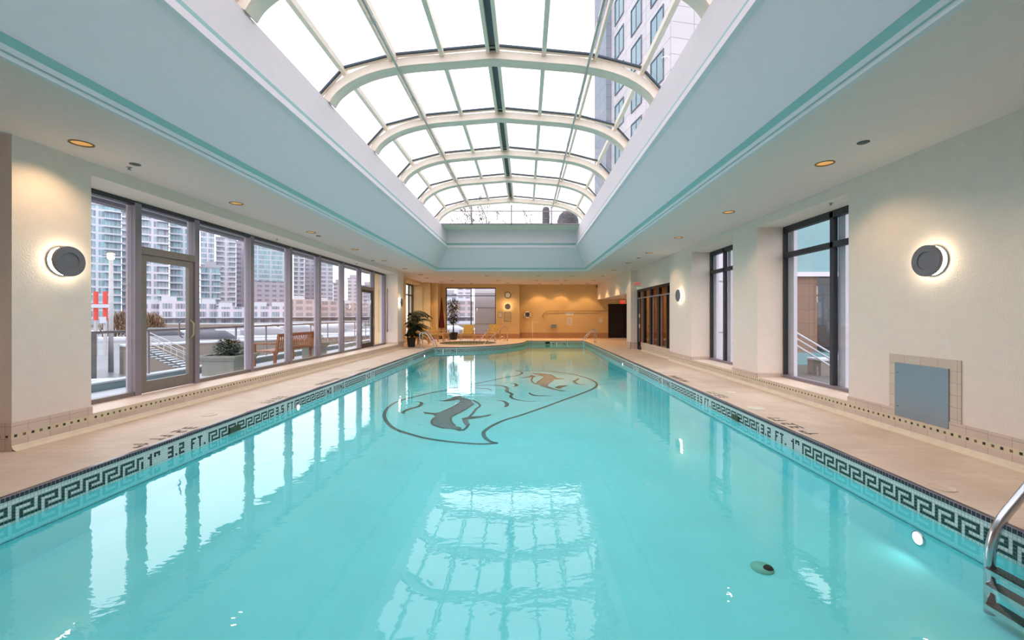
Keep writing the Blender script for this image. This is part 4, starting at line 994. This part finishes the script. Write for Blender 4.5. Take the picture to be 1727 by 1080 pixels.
# ------------------------------------------------------------------ outside, left: quay, marina and city
mb = MB(); mb.box(-700, 300, -200, 700, -3, -2.5); tag(mb.build('harbour_ground', 'harbour'), 'grey harbour water and quay surface outside the windows', 'water', kind='structure')
def wallseg(name, p0, p1, th, z0, z1, mat, lab, cat, snow=0, **k):
    p0 = Vector((*p0, 0)); p1 = Vector((*p1, 0)); d = (p1 - p0); L_ = d.length; a = math.atan2(d.y, d.x)
    t = thing(name, lab, cat, (p0.x, p0.y, z0), a, **k)
    mb = MB(); mb.box(0, L_, -th / 2, th / 2, 0, z1 - z0); mb.build('wall_block', mat, t)
    if snow: mb = MB(); mb.box(-.05, L_ + .05, -th / 2 - .05, th / 2 + .05, z1 - z0, z1 - z0 + snow); mb.build('snow_cap', 'snow', t)
    return t
wallseg('quay_wall', (-27.5, 29.0), (-15.0, 46.0), 1.2, -2.5, -.62, 'tan', 'long tan concrete quay wall capped with snow', 'wall', .12)
wallseg('concrete_pier', (-33.5, 28.0), (-28.0, 25.5), 3.5, -2.5, .35, 'conc', 'blocky grey concrete abutment left of the quay wall', 'wall', 0)
wallseg('low_wall', (-24.0, 22.0), (-10.2, 27.5), .6, -2.5, -2.0, 'conc', 'low grey wall below the terrace', 'wall', .1)
t = thing('access_stair', 'metal harbour stair descending to the right beyond the terrace', 'stair', (-21.8, 24.0, -.44))
A, B = Vector((0, 0, 0.05)), Vector((3.6, -.9, -1.15))
for s_ in (0, .9):
    mb = MB(); o_ = Vector((-.3 * s_, .9 * s_, 0)); mb.bar(A + o_, B + o_, .06, .22); mb.build('stringer', 'conc', t)
    mb = MB(); mb.tube([A + o_ + Vector((0, 0, .95)), B + o_ + Vector((0, 0, .95))], .025, n=6); mb.tube([A + o_ + Vector((0, 0, .6)), B + o_ + Vector((0, 0, .6))], .02, n=6)
    for k in range(5): q = A.lerp(B, k / 4) + o_; mb.tube([q, q + Vector((0, 0, .95))], .02, n=6)
    mb.build('stair_rail', 'pole', t)
for k in range(12):
    q = A.lerp(B, (k + .5) / 12); mb = MB(); mb.box(q.x - .32, q.x + .02, q.y - .05, q.y + .9, q.z + .02, q.z + .06); mb.build('tread', 'snow', t)
t = thing('street_lamp', 'lit street lamp on a tall pale post outside the first window', 'street lamp', (-29.2, 30.0, -2.5))
mb = MB(); mb.tube([(0, 0, 0), (0, 0, 7.9)], [.15, .11], n=10); mb.build('post', 'pole', t)
mb = MB(); mb.lathe([(.08, 7.9), (.2, 7.98), (.22, 8.35), (.1, 8.4)], n=12); mb.build('lantern', 'lampglow', t)
mb = MB(); mb.lathe([(.28, 8.38), (.25, 8.44), (.001, 8.52)], n=12); mb.tube([(-.6, 0, 8.2), (.6, 0, 8.2)], .03); mb.build('cap', 'alud', t)
t = thing('channel_marker', 'pair of orange red posts on a white crossbeam by the harbour', 'marker', (-42.9, 43.0, -2.5))
for dx in (-.48, .48):
    mb = MB(); mb.box(dx - .11, dx + .11, -.11, .11, 0, 3.5, 0); mb.box(dx - .13, dx + .13, -.13, .13, 3.5, 6.4, 1); mb.build('post', ['pole', 'orangep'], t)
mb = MB(); mb.box(-1.6, 1.5, -.32, -.24, 4.75, 5.1); mb.build('crossbeam', 'hull', t)
mb = MB(); mb.box(.25, .85, -.36, -.28, 3.2, 3.85); mb.build('sign_plate', 'hull', t)
for k, (px, Y, hgt, wd, lab) in enumerate([(212, 78, 4.9, 8, 'brown bare bush mass beside the street lamp'), (254, 84, 4.6, 5, 'brown bare bush mass seen through the first glass door')]):
    mb = MB(); rnd = random.Random(k)
    for q in range(520):
        x = rnd.uniform(-1, 1) * wd / 2; e = math.sqrt(max(0, 1 - (x / (wd / 2)) ** 2)); z = rnd.uniform(.15, 1) * hgt * (.35 + .65 * e); yy = rnd.uniform(-1, 1)
        p = Vector((x, yy, z)); d = Vector((rnd.uniform(-.6, .6) + x * .15, rnd.uniform(-.4, .4), 1)).normalized(); mb.tube([p - d * .8, p, p + d * .35], [.07, .05, .02], n=3)
    for q in range(9): mb.tube([(rnd.uniform(-.4, .4) * wd, 0, 0), (rnd.uniform(-.4, .4) * wd, 0, hgt * .7)], [.14, .05], n=5)
    tag(mb.build('bare_bush', 'twig', loc=(wx(px, Y), Y, -2.5)), lab, 'bush')
# boats
def boat(lab, px, Y, L_, covered, rz):
    t = thing('motor_boat', lab, 'boat', (wx(px, Y), Y, -2.5), rz, 'boats moored in the marina')
    sec = [(-L_ / 2, .9, .1), (-L_ / 4, 1.0, .0), (0, 1.0, 0), (L_ / 4, .75, .05), (L_ / 2, .05, .4)]; mb = MB()
    for i in range(4):
        (x0, w0, b0), (x1, w1_, b1) = sec[i], sec[i + 1]; H = 1.0
        for s_ in (-1, 1): mb.face([(x0, s_ * w0 * .6, b0), (x1, s_ * w1_ * .6, b1), (x1, s_ * w1_, H), (x0, s_ * w0, H)])
        mb.face([(x0, -w0, H), (x0, w0, H), (x1, w1_, H), (x1, -w1_, H)])
    mb.face([(-L_ / 2, -.54, .1), (-L_ / 2, .54, .1), (-L_ / 2, .9, 1), (-L_ / 2, -.9, 1)]); mb.build('hull', 'hull', t)
    mb = MB(); mb.tube([(-L_ * .42, 0, 1.1), (-L_ * .3, 0, 1.35), (L_ * .1, 0, 1.35), (L_ * .3, 0, 1.05)], [.3, .75, .75, .2], n=10); mb.build('canopy' if covered else 'cabin', 'cover' if covered else 'hull', t)
for k, (px, Y, L_, cv, a, lab) in enumerate([(272, 66, 5, 1, 0, 'grey covered boat seen in the glass door, upper left one'), (285, 63, 6, 1, 10, 'grey covered boat seen in the glass door, nearest one'), (352, 62, 5, 1, 0, 'grey covered boat just right of the glass door'), (370, 54, 6, 1, -5, 'long grey covered boat above the planter'),
                                         (448, 90, 9, 0, 15, 'white cabin boat behind the garden bench'), (505, 100, 10, 0, 0, 'white boat above the bench end'), (560, 96, 9, 0, 10, 'white boat in the sixth window bay'), (590, 120, 12, 0, 0, 'white boat in the seventh window bay'), (765, 80, 9, 0, 20, 'white boat low in the back window')]):
    boat(lab, px, Y, L_, cv, R(a + 20))
for k, (px, Y, L_, wd, a, lab) in enumerate([(300, 72, 40, 4, 12, 'snow covered dock below the nearer boats'), (470, 105, 90, 6, 8, 'snow covered dock farther out across the marina'), (590, 84, 24, 5, -10, 'snow covered dock right of the bench'), (765, 52, 14, 9, 0, 'snow covered quay outside the back window')]):
    mb = MB(); mb.box(-L_ / 2, L_ / 2, -wd / 2, wd / 2, 0, .35); tag(mb.build('snowy_dock', 'snow', loc=(wx(px, Y), Y, -2.5), rotz=R(a)), lab, 'dock', 'docks in the marina')

CROWN = plain('pale_roof', srgb(160, 154, 162), .8)
def tower(lab, px0, px1, ytop, Y, dep, mat, slabs=0, crown=True, rz=0, name='apartment_tower', base_y=None):
    a0, a1 = math.atan((px0 - 886) / F), math.atan((px1 - 886) / F); am = (a0 + a1) / 2; D = Y / math.cos(am)
    H = wz(ytop, Y) + 2.5; cx = D * math.sin(am); wd = D * (a1 - a0) * .985; rz = -math.degrees(am); dep = min(dep, 12)
    t = thing(name, lab, 'building', (cx, Y, -2.5), R(rz))
    mb = MB(); mb.box(-wd / 2, wd / 2, 0, dep, 0, H); mb.build('facade', mat, t)
    if slabs:
        n = int(H / 3); mb = MB()
        for k in range(3, n + 1): mb.box(-wd * .5 - .5, -wd * .1, -1.4, .2, k * 3 - .45, k * 3 - .1); mb.box(wd * .15, wd * .5 + .3, -1.4, .2, k * 3 - .45, k * 3 - .1)
        mb.build('balcony_slabs', M['hull'], t)
    if crown: mb = MB(); mb.box(-wd * .3, wd * .3, 2, dep - 2, H, H + 3.2); mb.box(-wd / 2 - .3, wd / 2 + .3, -.3, dep, H, H + .5); mb.build('roof_crown', CROWN, t)
    return t
fA = facade('facade_teal_white', (122, 160, 170), (100, 112, 126), (178, 176, 186), 2.3, 3.0, .38, 0, 9)
fB = facade('facade_teal_grid', (134, 162, 170), (108, 106, 120), (180, 172, 182), 2.2, 3.0, .40, .1, 6)
fC = facade('facade_pale_bands', (160, 160, 172), (120, 126, 138), (188, 180, 188), 2.6, 3.0, .60, 0, 8)
fD = facade('facade_mauve', (92, 88, 104), (112, 110, 124), (148, 138, 148), 3.2, 3.0, .85, 0, 4)
fE = facade('facade_grey_mix', (118, 138, 148), (98, 94, 108), (172, 162, 172), 2.5, 3.0, .6, 0, 6)
fF = facade('facade_rose', (130, 126, 138), (114, 108, 120), (188, 176, 184), 3.2, 3.0, .85, 0, 5)
fT = facade('townhouse_front', (112, 132, 142), (98, 94, 108), (178, 168, 178), 1.7, 2.9, .5, 0, 3.6)
fU = facade('brick_townhouse', (108, 104, 116), (132, 122, 126), (166, 146, 146), 2.0, 2.9, .6, 0, 4)
tower('pale teal glass tower, leftmost, seen in the first window bay', 120, 205, 346, 165, 30, fA, 1)
tower('slim white tower edge right of the leftmost teal tower', 205, 232, 352, 192, 24, fC, 1)
tower('wide teal and white tower above the first glass door', 228, 285, 356, 170, 28, fB, 1)
tower('grey glass tower right of the one above the glass door', 286, 334, 374, 185, 26, fA, 1)
tower('pale banded tower left in the third window bay', 338, 362, 388, 240, 26, fB, 0)
tower('tall white banded tower in the third window bay', 364, 398, 402, 255, 26, fC, 1)
tower('shorter glass block in front of the banded towers', 338, 372, 452, 205, 18, fA, 1)
tower('mauve tower right of the white banded tower', 398, 420, 408, 275, 26, fD, 0)
t = tower('grey tower with a teal glazed top in the fourth window bay', 428, 484, 412, 270, 30, fD, 0)
mb = MB(); Hh = wz(412, 270) + 2.5; ww_ = t.children[0].dimensions.x / 2; mb.box(-ww_ - .2, ww_ + .2, -.4, 0, Hh * .52, Hh); mb.build('glazed_top', facade('teal_top', (124, 158, 166), (108, 120, 132), (160, 162, 170), 2.4, 3.0, .4), t)
tower('grey green tower left in the fifth window bay', 495, 513, 424, 284, 26, fE, 1)
tower('slim dark tower right in the fifth window bay', 513, 534, 432, 312, 26, fD, 0)
tower('pale tower left in the sixth window bay', 541, 562, 444, 310, 26, fE, 0)
tower('low pale block right of the sixth bay tower', 562, 580, 478, 340, 26, fF, 0)
tower('cream tower in the seventh window bay', 586, 604, 470, 350, 26, fF, 0)
tower('distant tower behind the far glass door', 608, 640, 482, 360, 30, fE, 0)
tower('grey apartment block with many windows in the back window', 770, 796, 478, 300, 24, fF, 0)
tower('low block at the left edge of the back window', 748, 771, 496, 320, 24, fE, 0)
k = 0
for (p0, p1, yt, Y, mt, lab) in [(236, 268, 513, 150, fT, 'white townhouse row seen through the first glass door, left part'), (268, 318, 508, 152, fT, 'white townhouse row seen through the first glass door, right part'), (336, 365, 512, 158, fT, 'white townhouse row in the third window bay, left part'), (365, 416, 518, 160, fT, 'white townhouse row in the third window bay, right part'), (424, 486, 517, 165, fT, 'white townhouse row behind the garden bench'),
                               (492, 534, 505, 200, fU, 'rose brick townhouse row in the fifth window bay'), (534, 576, 508, 215, fU, 'rose brick townhouse row in the sixth window bay'), (576, 640, 512, 230, fU, 'rose brick townhouse row in the seventh window bay'), (745, 800, 508, 210, fU, 'pink townhouse terraces low in the back window')]:
    t = tower(lab, p0, p1, yt, Y, 10, mt, 0, False, 0, 'townhouse_row')
    wd = t.children[0].dimensions.x; hh = wz(yt, Y) + 2.5; mb = MB()
    for q in range(max(1, int(wd / 6))): mb.box(-wd / 2 + q * 6 + .6, -wd / 2 + q * 6 + 4.8, .5, 8, hh, hh + 1.6)
    mb.box(-wd / 2, wd / 2, -3.5, 0, 3.0, 3.35); mb.box(-wd / 2, wd / 2, -3.5, -3.3, 0, 1.2); mb.build('roof_terraces', 'hull', t)
mb = MB(); mb.box(-140, 60, 0, 6, 0, 1.0); tag(mb.build('sea_wall', 'tan', loc=(-60, 140, -2.5)), 'far sea wall at the foot of the townhouses', 'wall')

# ------------------------------------------------------------------ outside the back window and right windows
mb = MB(); mb.box(-3.45, -.5, 29.0, 29.3, -2.5, 5.2)
for z in (.9, 2.0, 2.95): mb.box(-3.46, -.5, 28.985, 29.0, z, z + .03, 1)
tag(mb.build('clad_wall', ['lilac', 'disc']), 'pale lilac panel wall outside the right half of the back window', 'wall')
mb = MB(); mb.box(5.5, 8.0, 13.38, 13.5, -.5, 4.2)
for z in (.95, 2.55): mb.box(5.5, 8.0, 13.37, 13.38, z, z + .03, 1)
tag(mb.build('clad_wall', ['lilac', 'disc']), 'pale lilac panel wall outside the second right window', 'wall')
mb = MB(); mb.box(5.5, 20, 2, 17, -.5, -.3); st(mb.build('floor', 'conc'))
t = thing('neighbour_building', 'teal and brown street front outside the nearest right window', 'building', (8.0, 16.0, -.3))
mb = MB(); mb.box(0, 8, 0, 1, 3.4, 8.0); mb.build('fascia', 'teng', t)
mb = MB(); mb.box(0, 8, -.12, 1, 3.25, 3.42); mb.build('ledge', 'lilac', t)
mb = MB(); mb.box(.2, 3.0, .05, 1, .3, 3.25); mb.build('stone_wall', 'brownst', t)
mb = MB(); mb.box(3.0, 8, .15, 1, .3, 3.25); mb.build('shop_window', 'dkglass', t)
mb = MB(); mb.box(0, .25, .02, 1, 0, 3.25); mb.build('corner_post', 'black', t)
mb = MB(); mb.box(0, 8, -.5, .04, 0, .42); mb.build('plinth', 'teng', t)
mb = MB(); mb.box(0, .9, -.3, .3, 0, .45); mb.box(-.03, .93, -.33, .33, .45, .5, 1)
tag(mb.build('stone_bench', ['tan', 'snow'], loc=(8.75, 12.9, -.3)), 'tan stone block dusted with snow outside the nearest right window', 'bench')
t = thing('stair_railing', 'white triple tube stair railing outside the nearest right window', 'railing', (6.4, 9.9, -.3))
for o_, zz in ((0, 1.42), (.06, 1.28), (0, 1.12)):
    mb = MB(); mb.tube([(-.25, .35, zz), (.0, .25, zz), (1.15, -1.7 + .55, zz - 1.15)], .022, n=8); mb.build('rail', 'hull', t)
for q, hgt in ((.02, 1.4), (1.1, .35)):
    mb = MB(); mb.tube([(q, .25 - q * 1.22, 0), (q, .25 - q * 1.22, hgt)], .02, n=8); mb.build('post', 'hull', t)

# tall hotel tower seen up through the skylight
A2 = Vector((13.3, 39.0)); dv = Vector((-.195, 1)).normalized(); ang = math.atan2(dv.y, dv.x)
t = thing('hotel_tower', 'tall pale stone tower with teal windows rising beside the skylight', 'building', (A2.x, A2.y, 0), ang)  # local +X runs along the facade, -Y outward right
LT = 13.9
mb = MB(); mb.box(0, LT, -14, 0, -2.5, 75); mb.build('tower_body', 'twrwall', t)
mb = MB(); mb.box(LT, LT + 4, -10, -.2 + .9, -2.5, 75); mb.build('grey_wing', 'twrside', t)
for c_ in range(3):
    for r in range(12):
        x0 = 1.3 + c_ * 4.5; z0 = 15.5 + r * 4.2; ww = 2.3; hw = 2.7
        mb = MB(); mb.box(x0 - .12, x0, -.04, .1, z0 - .12, z0 + hw + .12); mb.box(x0 + ww, x0 + ww + .12, -.04, .1, z0 - .12, z0 + hw + .12); mb.box(x0, x0 + ww, -.04, .1, z0 - .12, z0); mb.box(x0, x0 + ww, -.04, .1, z0 + hw, z0 + hw + .12); mb.box(x0 + ww * .5, x0 + ww * .5 + .1, -.04, .07, z0, z0 + hw)
        wf = mb.build('window', plain('window_surround', srgb(96, 108, 118), .5) if c_ + r == 0 else wmat, t)
        if c_ + r == 0: wmat = wf.data.materials[0]
        mb = MB(); mb.box(x0, x0 + ww, -.04, .03, z0, z0 + hw); mb.build('pane', 'twrglass', wf)
# dark turrets and the bare tree seen through the gable
for (px0, px1, yt, lab, dome) in ((914.5, 927, 350, 'narrow dark shingled chimney tower seen through the skylight gable', 0), (940, 976, 357, 'wide dark round-topped turret seen through the skylight gable', 1)):
    Y = 60; r = (wx(px1, Y) - wx(px0, Y)) / 2; H = wz(yt, Y) + 2.5; pr = [(r * .95, 0), (r, H * .93), (r * .85, H * .97), (r * .5, H), (.01, H + .05)] if dome else [(r * .98, 0), (r, H - .4), (r * .8, H), (.01, H)]
    mb = MB(); mb.lathe(pr, n=28); tag(mb.build('turret', 'shingle', loc=(wx((px0 + px1) / 2, Y), Y, -2.5)), lab, 'tower')
mb = MB(); rnd = random.Random(5)
def branch(p, d, L_, r, dep):
    q = p + d * L_; mb.tube([p, p.lerp(q, .5) + Vector((rnd.uniform(-.1, .1), 0, rnd.uniform(-.05, .1))) * L_ * .3, q], [r, r * .85, r * .6], n=5)
    if dep == 0: return
    for _ in range(3):
        nd = (d + Vector((rnd.uniform(-.75, .75), rnd.uniform(-.5, .5), rnd.uniform(-.1, .5)))).normalized(); branch(q, nd, L_ * .72, r * .6, dep - 1)
branch(Vector((0, 0, 0)), Vector((.02, 0, 1)), 5.2, .22, 5)
tag(mb.build('bare_tree', 'bark', loc=(wx(848, 42), 42, -2.5)), 'bare winter tree seen through the skylight gable', 'tree')
